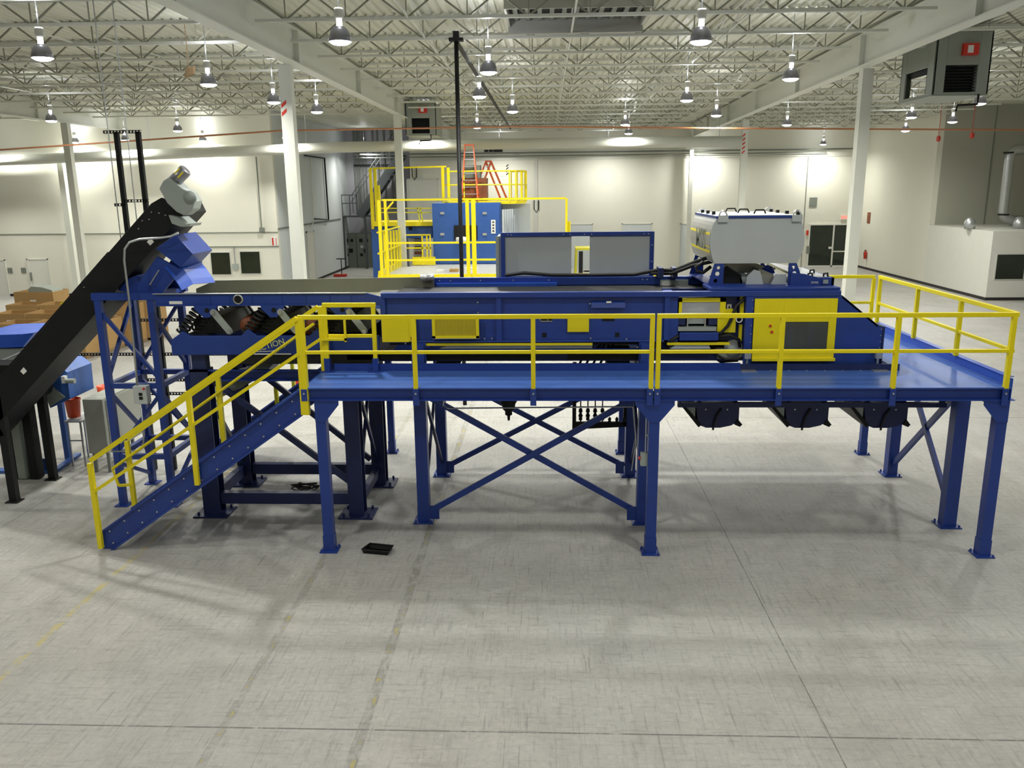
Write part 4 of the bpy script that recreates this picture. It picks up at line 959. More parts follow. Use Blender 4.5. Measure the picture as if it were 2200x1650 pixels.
    # far bed rail coil cover
for x0_ in (-5.0, -3.88):
    M().lathe([(0, -.5), (.13, -.5), (.155, -.45), (.155, .1), (.12, .14), (.12, .5), (0, .5)], (x0_, 2.1, 3.33), 20, 'y').build('exciter_motor', MRUST, fd, True, label='rust brown exciter motor')
    M().lathe([(0, -.2), (.17, -.2), (.17, .2), (0, .2)], (x0_ + .1, 2.0, 3.38), 20, 'y').build('motor_shroud', MKR, fd, True)
bp = [(-6.24, 2.88), (-6.24, 3.13), (-6.03, 3.27), (-5.90, 3.20), (-5.05, 3.20), (-4.93, 3.31), (-4.78, 3.20), (-3.9, 3.20), (-3.78, 3.31), (-3.63, 3.20), (-2.75, 3.20), (-2.75, 2.88)]
M().prism(bp, 'y', 1.38, 1.44).build('base_beam', MB, fd, bevel=.008); M().prism(bp, 'y', 3.1, 3.16).build('base_beam', MB, fd)
M().box(-6.24, -6.2, 1.44, 3.1, 2.9, 3.13).box(-5.2, -2.75, 1.44, 3.1, 2.88, 2.92).build('base_floor', MBD, fd)
M().box(-5.2, -2.75, 1.40, 3.12, 2.72, 2.88).build('counterweight', MKR, fd, label='black counterweight slab below the beam')
M().bar((-3.95, 1.6, 3.2), (-3.2, 2.6, 3.72), .3, .05).build('drive_belt_guard', MRUST, fd)
p = wy(588, 742, 1.375)
text('ACTION', .135, (p.x - .06, 1.37, p.z), (PI / 2, math.radians(-16), 0), mat('decal_yellow', (.75, .75, .35), .5, vary=.02), fd, 'lettering')
q = M(); q.tube([(p.x - .3, 1.372, p.z - .105), (p.x - .05, 1.372, p.z - .1), (p.x + .18, 1.372, p.z - .03), (p.x + .24, 1.372, p.z + .03)], .006, 6); q.box(p.x - .34, p.x + .28, 1.368, 1.374, p.z - .155, p.z - .135); q.build('decal_lines', MPAPER, fd)

# stand below the feeder
fs = T('feeder_stand', 'dark blue heavy steel stand with wide base plates under the vibrating feeder', 'steel stand', (-4.5, 2.3, 0))
def fleg(x, y, w_=.26, d_=.26, m_=None):
    m = M().box(x - w_ / 2, x + w_ / 2, y, y + .02, .03, 2.62).box(x - w_ / 2, x + w_ / 2, y + d_ - .02, y + d_, .03, 2.62).box(x - .01, x + .01, y + .02, y + d_ - .02, .03, 2.62)
    m.box(x - w_ / 2, x + w_ / 2, y, y + d_, 2.58, 2.62).box(x - w_ / 2 + .03, x + w_ / 2 - .03, y + .04, y + d_ - .04, 2.62, 2.88)
    o = m.build('leg', m_ or MBD, fs)
    q = M().box(x - .3, x + .3, y - .12, y + d_ + .12, 0, .03)
    for a_ in (-1, 1):
        for b_ in (0, 1): q.cyl((x + a_ * .22, y - .05 + b_ * (d_ + .1), .03), (x + a_ * .22, y - .05 + b_ * (d_ + .1), .09), .022, 8)
    q.build('base_plate', MBD, o)
fleg(-5.84, 1.42, .30); fleg(-3.29, 1.4); fleg(-5.8, 2.95); fleg(-3.2, 2.95)
M().box(-5.68, -3.42, 1.46, 1.60, .21, .41).build('base_bar', MBD, fs); M().box(-5.66, -3.34, 3.0, 3.14, .21, .41).build('base_bar', MBD, fs)
M().box(-5.9, -5.78, 1.69, 2.94, .21, .41).build('base_bar', MBD, fs); M().box(-3.3, -3.18, 1.67, 2.94, .21, .36).build('base_bar', MBD, fs)
M().channel(-5.68, -3.42, 1.42, 1.54, 2.42, 2.60).build('cross_beam', MB, fs); M().channel(-5.66, -3.34, 3.0, 3.1, 2.42, 2.60).build('cross_beam', MBD, fs)
for a_, b_ in (((-5.62, 1.5, 2.40), (-3.4, 1.5, .62)), ((-5.62, 3.05, 2.42), (-3.36, 3.05, .5))):
    M().bar(a_, b_, .06, .1).build('brace', MBD, fs)
M().bar((-3.22, 1.6, 2.4), (-3.22, 3.0, .45), .05, .08).bar((-3.26, 1.6, .45), (-3.26, 3.0, 2.4), .05, .08).build('brace', MBD, fs)
M().bar((-5.82, 1.6, 2.2), (-5.82, 3.0, .5), .05, .08).build('brace', MBD, fs)
ch = T('waste_chute', 'dark sloping chute under the feeder between the stand legs', 'chute', (-5.2, 2.2, 2.2))
M().prism([(-5.62, 2.36), (-5.3, 2.44), (-4.9, 2.72), (-4.6, 2.72), (-4.9, 2.42), (-5.3, 2.2), (-5.62, 2.1)], 'y', 1.8, 2.7).build('chute_body', MGREY, ch)
M().tube([(-5.3, 1.7, 2.86), (-5.25, 1.65, 2.72), (-5.35, 1.65, 2.64), (-5.28, 1.68, 2.55), (-5.4, 1.7, 2.5)], .03, 8).build('chain', MK, ch)
tg = M()
rr = random.Random(5)
pts = [Vector((-4.55 + rr.uniform(-.25, .25), 2.6 + rr.uniform(-.2, .2), .03 + rr.uniform(0, .12))) for _ in range(22)]
tag(tg.tube(pts, .018, 6).build('hose_coil', MKR, None, True), 'tangled black hose lying on the floor behind the feeder stand', 'hose')
E0 = wy(500, 1000, 3)
# ================================================================= TRANSFER TOWER
tw = T('transfer_tower', 'slim blue braced steel tower under the top of the black inclined conveyor', 'steel tower', (-7.2, 2.45, 0))
LX, RX, FY, BY = -7.67, -6.75, 1.85, 3.0; s = .055
def tleg(x, y):
    o = M().box(x - s, x + s, y, y + .11, .02, 3.76).build('leg', MB, tw)
    M().box(x - .12, x + .12, y - .06, y + .17, 0, .02).build('base_plate', MB, o)
for x in (LX, RX):
    tleg(x, FY); tleg(x, BY)
def cb_(a, b, w_=.09, mm=None, nm='cross_bar'): M().bar(a, b, w_, w_).build(nm, mm or MB, tw)
yf, yb = FY + .055, BY + .055
M().box(-7.76, -6.62, FY - .01, FY + .12, 3.74, 3.86).build('top_beam', MB, tw); M().box(-7.76, -6.62, BY, BY + .12, 3.74, 3.86).build('top_beam', MB, tw)
M().box(-7.73, -7.61, FY + .12, BY, 3.74, 3.86).build('top_beam', MB, tw); M().box(-6.81, -6.69, FY + .12, BY, 3.74, 3.86).build('top_beam', MB, tw)
for z in (2.23, .93):
    cb_((LX, yf, z), (RX, yf, z)); cb_((LX, yb, z), (RX, yb, z)); cb_((LX, yf, z), (LX, yb, z)); cb_((RX, yf, z), (RX, yb, z))
for a, b in (((LX, yf, 3.55), (RX, yf, 2.35)), ((RX, yb, 3.6), (LX, yb, 2.3)), ((LX, yb, 3.6), (LX, yf, 2.35)), ((RX, yf, 3.5), (RX, yb, 2.35)),
             ((RX, yf, 2.1), (LX, yf, 1.0)), ((LX, yb, 2.1), (RX, yb, 1.0)), ((LX, yf, 2.1), (LX, yb, 1.0)), ((RX, yf, 2.1), (RX, yb, 1.0)), ((LX, yf, .8), (LX, yb, .2)), ((RX, yb, .8), (RX, yf, .2))):
    cb_(a, b, .06, nm='brace')
bx = T('tower_control_box', 'grey control box with buttons and bent conduit fixed to the slim blue tower', 'control box', (-7.1, 1.8, 1.9))
A, B = wy(289, 828, 1.78), wy(322, 866, 1.78)
M().box(A.x, B.x, 1.70, 1.85, B.z, A.z).build('enclosure', MGL, bx, bevel=.006)
for k, mm in ((.3, MK), (.55, MK)): M().box(A.x + .1, A.x + .16, 1.69, 1.70, B.z + .28 * k, B.z + .28 * k + .05).build('selector_switch', mm, bx)
M().cyl((A.x + .2, 1.68, A.z - .04), (A.x + .2, 1.70, A.z - .04), .02, 10).build('stop_button', MRED, bx)
cpts = [wy(*q, 1.72) for q in ((383, 500), (366, 508), (345, 511), (300, 514), (278, 521), (268, 535), (267, 560), (277, 640), (290, 770), (295, 828))]
M().tube(cpts, .02, 8).build('conduit', MGV, bx, True)
cpts = [wy(*q, 1.72) for q in ((302, 866), (310, 935), (308, 952), (298, 968), (240, 970))]
M().tube(cpts, .014, 8).build('conduit', MGV, bx, True)

# ================================================================= INCLINED CONVEYOR
ic = T('inclined_conveyor', 'black enclosed inclined conveyor rising from the left edge to a grey gearmotor', 'conveyor', (-8.3, 2.45, 2.0))
up = Vector((1, 0, .97)).normalized(); nrm = Vector((-up.z, 0, up.x)); o0 = Vector((-9.143, 0, 2.894))
def along(t, h): v = o0 + up * t - nrm * h; return (v.x, v.z)
pl = [along(-2.6, 0), along(3.52, 0), along(3.72, .06), along(3.86, .35), along(3.8, .50), along(-2.6, .51)]
M().prism(pl, 'y', 2.0, 2.95).build('casing', MK, ic, bevel=.01)
M().prism([along(-2.5, -.02), along(2.35, -.02), along(2.35, 0), along(-2.5, 0)], 'y', 2.02, 2.93).build('cover_lid', MK, ic)
for t in (-.4, 2.98):
    x, z = along(t, .2 if t < 0 else .36); M().prism([(x, z), (x + .05, z - .06), (x + .12, z + .0), (x + .07, z + .07)], 'y', 1.993, 2.0).build('warning_sticker', MPAPER, ic)
m = M()
for t, h in ((3.2, .08), (3.3, .15), (3.42, .1), (3.5, .2), (3.55, .3), (3.05, .12), (1.6, .08), (1.75, .5)): x, z = along(t, h); m.cyl((x, 1.985, z), (x, 2.0, z), .013, 6)
m.build('bolts', MGV, ic)
gm = [wy(*q, 1.75) for q in ((343, 405), (352, 388), (364, 380), (378, 392), (392, 404), (408, 413), (420, 432), (415, 450), (397, 463), (380, 455), (360, 436))]
gb = M().prism([(v.x, v.z) for v in gm], 'y', 1.72, 2.05).build('gearbox', MG, ic, bevel=.02, label='grey gearbox')
c_ = wy(407, 424, 1.7); M().lathe([(0, -.06), (.06, -.06), (.065, -.02), (.105, -.02), (.105, .03), (0, .03)], (c_.x, 1.72, c_.z), 20, 'y').build('output_hub', MG, gb, True)
a, b = wy(365, 400, 1.85), wy(398, 366, 1.85)
mo = M().tube([a, a + (b - a) * .2, a + (b - a) * .22, b, b + (b - a) * .06], .1, 20, rs=[.085, .085, .105, .105, .08]).build('drive_motor', MREF, gb, True)
d = (b - a).normalized(); M().lathe([(0, 0)], (0, 0, 0), 3) if False else None
q1 = a + (b - a) * .62; q2 = a + (b - a) * .95; n_ = Vector((-d.z, 0, d.x)); M().add([q1 + n_ * .07 + Vector((0, -.09, 0)), q2 + n_ * .07 + Vector((0, -.09, 0)), q2 - n_ * .04 + Vector((0, -.108, 0)), q1 - n_ * .04 + Vector((0, -.108, 0))], [(0, 1, 2, 3)]).add([q1 + n_ * .071 + Vector((0, -.085, 0)), q2 + n_ * .071 + Vector((0, -.085, 0)), q2 - n_ * .04 + Vector((0, -.10, 0)), q1 - n_ * .04 + Vector((0, -.10, 0))], [(3, 2, 1, 0)]).build('yellow_plate', MY, gb)
q = [wy(*q_, 1.9) for q_ in ((365, 462), (384, 466), (402, 481), (413, 480), (410, 486), (392, 487), (372, 480))]
M().prism([(v.x, v.z) for v in q], 'y', 1.85, 2.3).build('scraper_guard', MG, ic)
# legs and frame at its foot
for x, z in ((-9.80, 2.1), (-9.78, 2.1)):
    y = 2.0 if x == -9.80 else 3.2
    lg = M().box(x - .07, x + .07, y, y + .12, .02, z).build('leg', MK, ic); M().box(x - .12, x + .12, y - .06, y + .16, 0, .02).build('base_plate', MK, lg)
M().bar((-9.8, 2.05, 1.35), (-10.9, 2.05, .98), .1, .13).build('leg_brace', MK, ic)
M().box(-10.6, -10.35, 2.1, 2.5, .9, 1.9).build('tail_box', MK, ic)

# discharge chute box at the conveyor head
dc = T('discharge_chute', 'bright blue box chute under the conveyor head pouring onto the feeder trough', 'chute', (-6.3, 2.4, 3.86))
Yn, Yf = 1.95, 2.8
f4 = [wy(*q, Yn) for q in ((334.5, 534.5), (376, 503.6), (414.5, 545.5), (387, 574.5))]
M().prism([(v.x, v.z) for v in f4], 'y', Yn, Yf).build('chute_box', MB, dc, bevel=.008)
sp = [wy(*q, Yn) for q in ((334, 552), (386, 580), (345, 632), (285, 632), (300, 600))]
M().prism([(v.x, v.z) for v in sp], 'y', Yn + .05, Yn + .1).build('support_plate', MB, dc); M().prism([(v.x, v.z) for v in sp], 'y', Yf - .05, Yf).build('support_plate', MB, dc)
a, b, c_, d_ = [wy(*q, Yn + .1) for q in ((352, 572), (394, 590), (443, 610), (392, 624))]
m = M(); P_ = [wy(354, 574, Yn), wy(370, 592, Yn), wy(384, 612, Yn), wy(391, 624, Yn)]
vs = []
for i, v in enumerate(P_): vs += [(v.x, Yn, v.z), (v.x + .10, Yn + .25, v.z + .08), (v.x + .25, Yf, v.z + .04)]
fs = [(3 * i + j, 3 * i + j + 1, 3 * i + j + 4, 3 * i + j + 3) for i in range(3) for j in range(2)]
o = m.add(vs, fs).build('spout', MB2, dc); sd = o.modifiers.new('t', 'SOLIDIFY'); sd.thickness = .015
M().bar(wy(342, 580, Yn), wy(322, 612, Yn), .015, .02).build('stay_rod', MGV, dc)
tc = M().prism([(v.x, v.z) for v in [wy(*q, 2.2) for q in ((258, 622), (262, 585), (275, 600), (300, 590), (310, 632))]], 'y', 2.1, 2.6).build('take_up_bracket', MB, dc)

# ================================================================= LEFT EDGE EQUIPMENT
ck = T('cable_frame', 'black slotted channel frame carrying cables behind the slim blue tower', 'cable frame', (-7.6, 3.75, 0))
yv = 3.75
for x, zt_ in ((-7.97, 6.62), (-7.56, 6.62)): M().box(x - .04, x + .04, yv, yv + .08, .02, zt_).build('post', MK, ck)
def slot(x0, x1, z):
    m = M().box(x0, x1, yv, yv + .06, z - .028, z - .018).box(x0, x1, yv, yv + .06, z + .018, z + .028); x = x0
    while x < x1: m.box(x, x + .025, yv, yv + .02, z - .018, z + .018); x += .06
    m.build('slotted_rail', MK, ck)
slot(-8.2, -7.5, 6.62); slot(-8.15, -7.95, 5.3); slot(-7.95, -7.5, 5.37)
for z, x0 in ((3.10, -7.9), (2.42, -9.6), (1.9, -7.9), (1.62, -7.9)): slot(x0, -5.9, z)
for x in (-8.1, -7.75): M().tube([(x, yv, 4.4), (x, yv, ZD)], .011, 6).build('hanging_rod', MGV, ck)
gc = T('floor_cabinet', 'large grey electrical cabinet on short legs left of the slim blue tower', 'cabinet', (-9.7, 4.0, 0))
A, B = wy(176, 858, 3.6), wy(234, 975, 3.6)
M().box(A.x, B.x, 3.6, 5.3, B.z, A.z).build('cabinet_body', MCAB, gc, bevel=.012); M().box(B.x, B.x + .02, 3.7, 5.2, B.z + .05, A.z - .05).build('cabinet_door', MCAB, gc)
for x in (A.x + .06, B.x - .06):
    for y in (3.66, 5.2): M().box(x - .03, x + .03, y, y + .05, 0, B.z).build('leg', MPANEL, gc)
tb = T('small_table', 'small white work table with thin legs left of the grey cabinet', 'table', (-10.5, 4.3, 0))
A = wy(137, 905, 4.0); B = wy(176, 905, 4.0)
M().box(A.x, B.x - .02, 4.0, 4.7, A.z - .03, A.z).build('table_top', MGL, tb)
for x in (A.x + .04, B.x - .07):
    for y in (4.05, 4.65): M().box(x - .015, x + .015, y - .015, y + .015, 0, A.z - .03).build('leg', MGV, tb)
M().box(A.x + .03, B.x - .05, 4.04, 4.06, A.z * .55, A.z * .55 + .03).build('stretcher', MGV, tb)
c_ = wy(160, 903, 4.3)
bk = T('bucket', 'orange red plastic bucket standing on the small white table', 'bucket', (c_.x, 4.3, A.z))
M().lathe([(0, 0), (.12, 0), (.15, .36), (.165, .36), (.165, .39), (.145, .39), (.115, .02), (0, .02)], (c_.x - .02, 4.35, A.z), 24).build('bucket_body', MORB, bk, True)
M().tube([(c_.x - .02 + .16 * math.cos(t), 4.35 - .16 * math.sin(t) * .3, A.z + .35 + .02 * math.sin(t)) for t in [PI * k / 10 for k in range(11)]], .006, 6).build('bail_handle', MGV, bk)
c_ = wy(193, 846, 5.0)
rb = M().lathe([(0, 0), (.12, 0), (.16, .36), (.145, .36), (.11, .02), (0, .02)], (c_.x, 5.6, c_.z - .32), 20).build('bucket', MORB, None, True); tag(rb, 'second orange red bucket just showing over the grey cabinet', 'bucket')
sb = M().box(c_.x - .3, c_.x + .3, 5.4, 5.85, 0, c_.z - .32).build('crate', MCAB, None); tag(sb, 'low grey crate under the second bucket behind the cabinet', 'crate')
# blue hopper stand at the left edge
hp = T('blue_hopper', 'blue machine with feed hopper and stand behind the foot of the black conveyor', 'machine', (-10.6, 4.2, 0))
tp = [wy(*q, 4.2) for q in ((-60, 720), (-60, 748), (55, 744), (80, 713), (55, 716))]
M().prism([(tp[0].x, tp[0].z), (tp[1].x, tp[1].z), (tp[2].x, tp[2].z), (tp[3].x, tp[3].z), (tp[4].x, tp[4].z)], 'y', 4.1, 5.6).build('hopper_rim', MB2, hp)
M().box(-12.2, wy(52, 760, 4.2).x, 4.15, 5.5, wy(0, 792, 4.2).z, tp[1].z).build('hopper_body', MGREY, hp)
M().tube([wy(-40, 795, 3.9), wy(48, 757, 3.9)], .03, 8).build('pipe', MGV, hp)
q = [wy(*q_, 3.6) for q_ in ((96, 812), (116, 779), (144, 800), (150, 857), (108, 877))]
M().prism([(v.x, v.z) for v in q], 'y', 3.6, 4.5).build('outlet_box', MB3, hp)
q = [wy(*q_, 3.59) for q_ in ((97, 818), (140, 853), (108, 874), (100, 850))]
M().prism([(v.x, v.z) for v in q], 'y', 3.57, 3.6).build('outlet_flap', MGREY, hp)
A = wy(139, 815, 3.55); M().box(A.x - .04, A.x + .03, 3.5, 3.6, A.z - .07, A.z + .07).build('sensor_plate', MPAPER, hp); M().lathe([(0, 0), (.05, 0), (.05, .18), (0, .18)], (A.x + .05, 3.5, A.z - .02), 12, 'x').build('sensor', MG, hp)
zl = wy(0, 792, 4.2).z
for px in (48, 88):
    A = wz(px + 12, 1020); lg = M().box(A.x - .05, A.x + .05, 3.6, 3.72, .02, 2.1).build('leg', MB3, hp)
for px in (152,):
    A = wz(px, 985); M().box(A.x - .05, A.x + .05, 4.4, 4.5, .02, 2.2).build('leg', MB3, hp)
A = wz(0, 1022); M().box(-11.6, wz(110, 1022).x, 3.55, 3.75, 0, .06).build('base_rail', MB3, hp)
A = wz(95, 1015); M().prism([(A.x - .25, .06), (A.x + .28, .06), (A.x + .1, .3), (A.x - .02, .3)], 'y', 3.6, 3.64).build('foot_gusset', MB3, hp)
M().bar((wz(110, 1020).x, 3.65, .04), (wz(165, 982).x, 4.7, .04), .12, .06).build('base_rail', MB3, hp)
mk = M().prism([(v.x, v.z) for v in [wy(*q_, 3.2) for q_ in ((-80, 780), (60, 780), (100, 812), (92, 850), (45, 885), (-80, 905))]], 'y', 3.0, 3.5).build('drive_cover', MK, hp)
for px, mm in ((28, MK), (45, MGREY), (72, MK)): A = wy(px, 960, 3.3); M().box(A.x - .09, A.x + .08, 3.2, 3.4, .02, A.z + 1.0).build('post', mm, hp)

# cardboard boxes on pallets
def gay(px, py, w_, d_, h, lab, z0=.13, pal=True, X=None, Y=None, lid=None, lab2=True):
    if X is None: v = wz(px, py); X, Y = v.x, v.y
    t = T('cardboard_box', lab, 'box', (X, Y, z0 if z0 != .13 else 0), 'pallet boxes behind the tower')
    k = .03
    M().box(X, X + k, Y, Y + d_, z0, z0 + h).box(X + w_ - k, X + w_, Y, Y + d_, z0, z0 + h).box(X + k, X + w_ - k, Y, Y + k, z0, z0 + h).box(X + k, X + w_ - k, Y + d_ - k, Y + d_, z0, z0 + h).build('box_walls', MCARD, t)
    M().box(X + k, X + w_ - k, Y + k, Y + d_ - k, z0, z0 + h * .72).build('box_fill', MCARDI, t)
    if lab2: M().box(X + w_ * .4, X + w_ * .55, Y - .005, Y, z0 + h * .6, z0 + h * .75).build('label', MPAPER, t)
    if pal:
        m = M()
        for a_ in (0, .45, .9): m.box(X + (w_ - .1) * a_ / .9, X + (w_ - .1) * a_ / .9 + .1, Y, Y + d_, .02, .11)
        m.box(X, X + w_, Y, Y + d_, .11, .13).box(X, X + w_, Y, Y + .1, 0, .02).build('pallet', MWOOD, t)
    return t
gay(138, 766, 1.15, 1.1, 1.05, 'cardboard pallet box nearest the black conveyor', X=-16.75, Y=15.1)
gay(184, 758, .95, 1.1, 1.0, 'cardboard pallet box seen through the left side of the tower', X=-16.35, Y=16.25)
gay(218, 748, 1.0, 1.1, 1.35, 'tall cardboard pallet box seen through the middle of the tower', X=-16.1, Y=17.4)
gay(243, 738, 1.1, 1.1, 1.4, 'tall cardboard pallet box by the right leg of the tower', X=-15.9, Y=18.55)
gay(0, 762, 1.15, 1.1, .95, 'open cardboard pallet box at the left edge, front row')
gay(0, 0, 1.15, 1.1, .95, 'open cardboard pallet box in the front row beside the conveyor', X=wz(0, 762).x + 1.25, Y=wz(0, 762).y)
gay(-5, 735, 1.2, 1.1, .95, 'open cardboard pallet box at the left edge, second row')
gay(0, 0, 1.2, 1.1, .95, 'open cardboard pallet box in the second row', X=wz(-5, 735).x + 1.3, Y=wz(-5, 735).y)
gay(0, 0, 1.2, 1.1, .95, 'open cardboard pallet box in the second row beside the conveyor', X=wz(-5, 735).x + 2.6, Y=wz(-5, 735).y)
b0 = gay(20, 712, 1.3, 1.1, .95, 'open cardboard pallet box with papers, back row')
gay(0, 0, 1.3, 1.1, .95, 'open cardboard pallet box under yellow sheet, back row', X=wz(20, 712).x + 1.4, Y=wz(20, 712).y)
v = wz(20, 712) + Vector((1.4, 0, 0)); cv_ = wz(44, 700)
bt = gay(0, 0, 1.7, 1.2, 1.3, 'big closed cardboard box with white label standing behind the others', X=cv_.x - .1, Y=cv_.y, z0=.13)
M().prism([(cv_.x + .5, 1.42), (cv_.x + 1.55, 1.42), (cv_.x + 1.5, 1.5), (cv_.x + 1.1, 1.62), (cv_.x + .65, 1.66), (cv_.x + .5, 1.55)], 'y', cv_.y + .1, cv_.y + .9).build('dark_bag', MGREY, bt)
ys = M().prism([(v.x + .8, 1.1), (v.x + 1.8, 1.1), (v.x + 1.6, 1.25), (v.x + 1.0, 1.22)], 'y', v.y + .05, v.y + .9).build('sheet', MYO, None); tag(ys, 'folded yellow sheet lying on a cardboard box', 'sheet')

# ================================================================= SECOND LINE IN THE BACKGROUND
bp_ = T('grated_platform', 'far yellow edged platform with grating floor', 'platform', (-3, 21.5, 0))
xa = wy(812, 597, 20).x
M().box(xa, 4.2, 20.0, 20.1, 2.05, 2.3).box(xa, xa + .1, 20.1, 24.7, 2.05, 2.42).box(-5.95, wy(935, 573, 25).x, 25.1, 25.2, 2.2, 2.55).build('yellow_curb', MY, bp_)
M().box(xa + .1, 1.0, 20.1, 24.7, 2.12, 2.17).box(-6.0, 1.0, 24.7, 25.6, 2.12, 2.17).build('grating', MGRATE, bp_)
for x in (xa + .1, -1.5, .9):
    for y in (20.1, 24.5): M().box(x - .07, x + .07, y, y + .14, 0, 2.12).build('leg', MY, bp_)
# cage rails
cg = T('safety_cage', 'yellow safety cage with tall rails around the far platform', 'safety rails', (-3, 20, 2.1))
def zpx(y, Y=20., x=1000): return wy(x, y, Y).z
xl, xr, xm = wy(823, 500, 20).x, wy(1215, 450, 20).x, wy(1008, 500, 20).x
for y_ in (428, 521, 558): M().bar((xl, 20, zpx(y_)), (xr if y_ == 428 else wy(1100, 500, 20).x, 20, zpx(y_)), .07).build('rail', MY, cg)
for px, w_ in ((817, .12), (830, .09), (1005, .13), (1018, .16)): x = wy(px, 500, 20).x; M().box(x - w_ / 2, x + w_ / 2, 19.95, 20.08, 2.1, zpx(428)).build('post', MY, cg)
x = wy(1217, 450, 20).x; M().box(x - .04, x + .04, 19.96, 20.04, 2.1, zpx(428)).build('post', MY, cg)
x = wy(1222, 490, 20).x; M().box(x - .07, x + .07, 20.1, 20.24, 2.1, zpx(478)).build('post', MY, cg)
M().bar((wy(827, 450, 20).x, 20, zpx(452)), (wy(845, 431, 20).x, 20, zpx(432)), .06).build('corner_brace', MY, cg)
for k in range(7):
    y = 20.6 + k * .7; M().box(xa + .02, xa + .1, y, y + .08, 2.2, 3.9 - k * .02).build('side_bar', MY, cg)
for z in (3.1, 3.9): M().bar((xa + .06, 20, z), (xa + .06, 25.2, z), .06).build('side_rail', MY, cg)
q1, q2 = wy(872, 505, 25.2), wy(925, 505, 25.2)
for z in (q1.z, wy(872, 533, 25.2).z): M().bar((xa + .06, 25.2, z), (q2.x, 25.2, z), .06).build('rail', MY, cg)
for px in (872, 925, 908, 918): x = wy(px, 540, 25.2).x; M().box(x - .03, x + .03, 25.17, 25.23, 2.3, q1.z).build('post', MY, cg)
# upper cage
ug = T('walkway_cage', 'yellow upper cage with walkway above the far blue machine', 'safety rails', (-7, 26, 3.9))
Yu = 26.6; X1_ = wy(797, 400, Yu).x; X2_ = wy(955, 400, Yu).x; zt_ = wy(800, 362, Yu).z; zf = wy(850, 480, Yu).z
M().bar((X1_, Yu, zt_), (X2_ + .1, Yu, zt_ + .05), .07).build('rail', MY, ug)
for px, ya, yb_ in ((797, 362, 492), (807, 362, 480), (813, 398, 480), (952, 357, 425), (964, 360, 425)): x = wy(px, 400, Yu).x; M().box(x - .06, x + .06, Yu - .05, Yu + .05, wy(px, yb_, Yu).z, wy(px, ya, Yu).z).build('post', MY, ug)
for k in range(4): x = wy(802 + k * 5, 440, Yu + .4 * k).x; M().box(x - .025, x + .025, Yu + .4 * k, Yu + .4 * k + .05, zf, zf + 1.9 - .5).build('side_bar', MY, ug)
M().box(X1_, wy(930, 480, Yu).x, Yu - .1, Yu + 2.2, zf - .12, zf + .06).build('floor_edge', MY, ug)
for y_ in (448, 457): M().bar((wy(815, y_, Yu).x, Yu + .3, wy(815, y_, Yu).z), (wy(925, y_, Yu).x, Yu + .3, wy(925, y_, Yu).z), .05).build('rail', MYO, ug)
for px in (832, 900, 906): x = wy(px, 460, Yu).x; M().bar((x, Yu + .3, zf), (x - .1, Yu + .3, wy(px, 445, Yu).z), .05).build('post', MYO, ug)
rp = T('round_platform', 'yellow railed upper platform with rounded end above the blue cabinets', 'platform', (-2.5, 27, 4.9))
Yr = 27.; xa_, xb_ = wy(952, 430, Yr).x, wy(1095, 430, Yr).x; z0_ = wy(1000, 430, Yr).z
M().box(xa_, xb_, Yr - .2, Yr + 2.2, z0_ - .18, z0_ - .05).build('platform_floor', MY, rp)
ar = [(xb_ + .75 * math.cos(t), Yr + .9 + 1.1 * math.sin(t)) for t in [-PI / 2 + PI * k / 8 for k in range(9)]]
M().prism(ar, 'z', z0_ - .18, z0_ - .05).build('rounded_floor', MY, rp)
for dz in (.02, .68, 1.28): M().tube([(xa_, Yr - .2, z0_ + dz), (xb_, Yr - .2, z0_ + dz)] + [(x, y, z0_ + dz) for x, y in ar], .035, 6).build('rail', MY, rp)
for x, y in [(xa_, Yr - .2), (xa_ + 1.0, Yr - .2)] + ar: M().box(x - .03, x + .03, y - .03, y + .03, z0_ - .1, z0_ + 1.3).build('post', MY, rp)
bm_ = T('blue_cabinet_machine', 'far tall blue cabinet machine with doors behind the yellow cage', 'machine', (-3.6, 27, 2.1))
Yc = 25.7; A, B = wy(928, 437, Yc), wy(1076, 573, Yc)
M().box(A.x, B.x, Yc, Yc + 3.5, 2.1, A.z).build('cabinet_body', MB3, bm_)
for px0, px1 in ((929, 998), (1020, 1075)):
    X0_, X1__ = wy(px0, 500, Yc).x, wy(px1, 500, Yc).x
    dd = M().box(X0_ + .03, X1__ - .03, Yc - .04, Yc, 2.2, A.z - .05).build('cabinet_door', MB3, bm_)
    for y_ in (458, 503): v = wy(px0 + 22, y_, Yc); M().box(v.x - .1, v.x + .08, Yc - .07, Yc - .04, v.z - .05, v.z + .05).build('door_catch', MGV, dd)
v0, v1 = wy(975, 484, Yc - .1), wy(1026, 515, Yc - .1)
M().box(v0.x, v1.x, Yc - .12, Yc - .05, v1.z, v0.z).build('machine_mouth', MK, bm_, bevel=.03); M().lathe([(0, 0), (.12, 0), (.15, .3), (.12, .6), (0, .6)], (v0.x + .1, Yc - .2, v1.z), 14, 'x').build('roll', MPAPER, bm_, True)
v = wy(1060, 487, Yc); M().box(v.x - .1, v.x + .1, Yc - .06, Yc - .04, v.z - .3, v.z + .3).build('sign_strip', MPAPER, bm_)
for k in range(4): M().box(v.x - .04, v.x + .04, Yc - .065, Yc - .06, v.z - .22 + k * .13, v.z - .16 + k * .13).build('sign_mark', MK, bm_)
m = M()
for k in range(7): x = wy(1079 + k * 5, 480, Yc + .3 * k).x; m.box(x, x + .09, Yc + .3 * k, Yc + .3 * k + .05, 2.1, A.z - .3)
m.build('side_slats', MGL, bm_, kind='stuff'); M().box(B.x, B.x + 1.3, Yc + 2.2, Yc + 2.3, 2.1, A.z - .1).build('side_panel', MWALLC, bm_)
lb = T('blue_machine', 'lower blue machine body under the yellow walkway left of the tall cabinets', 'machine', (-6.5, 27, 0))
Yb = 26.8; A, B = wy(797, 486, Yb), wy(928, 500, Yb)
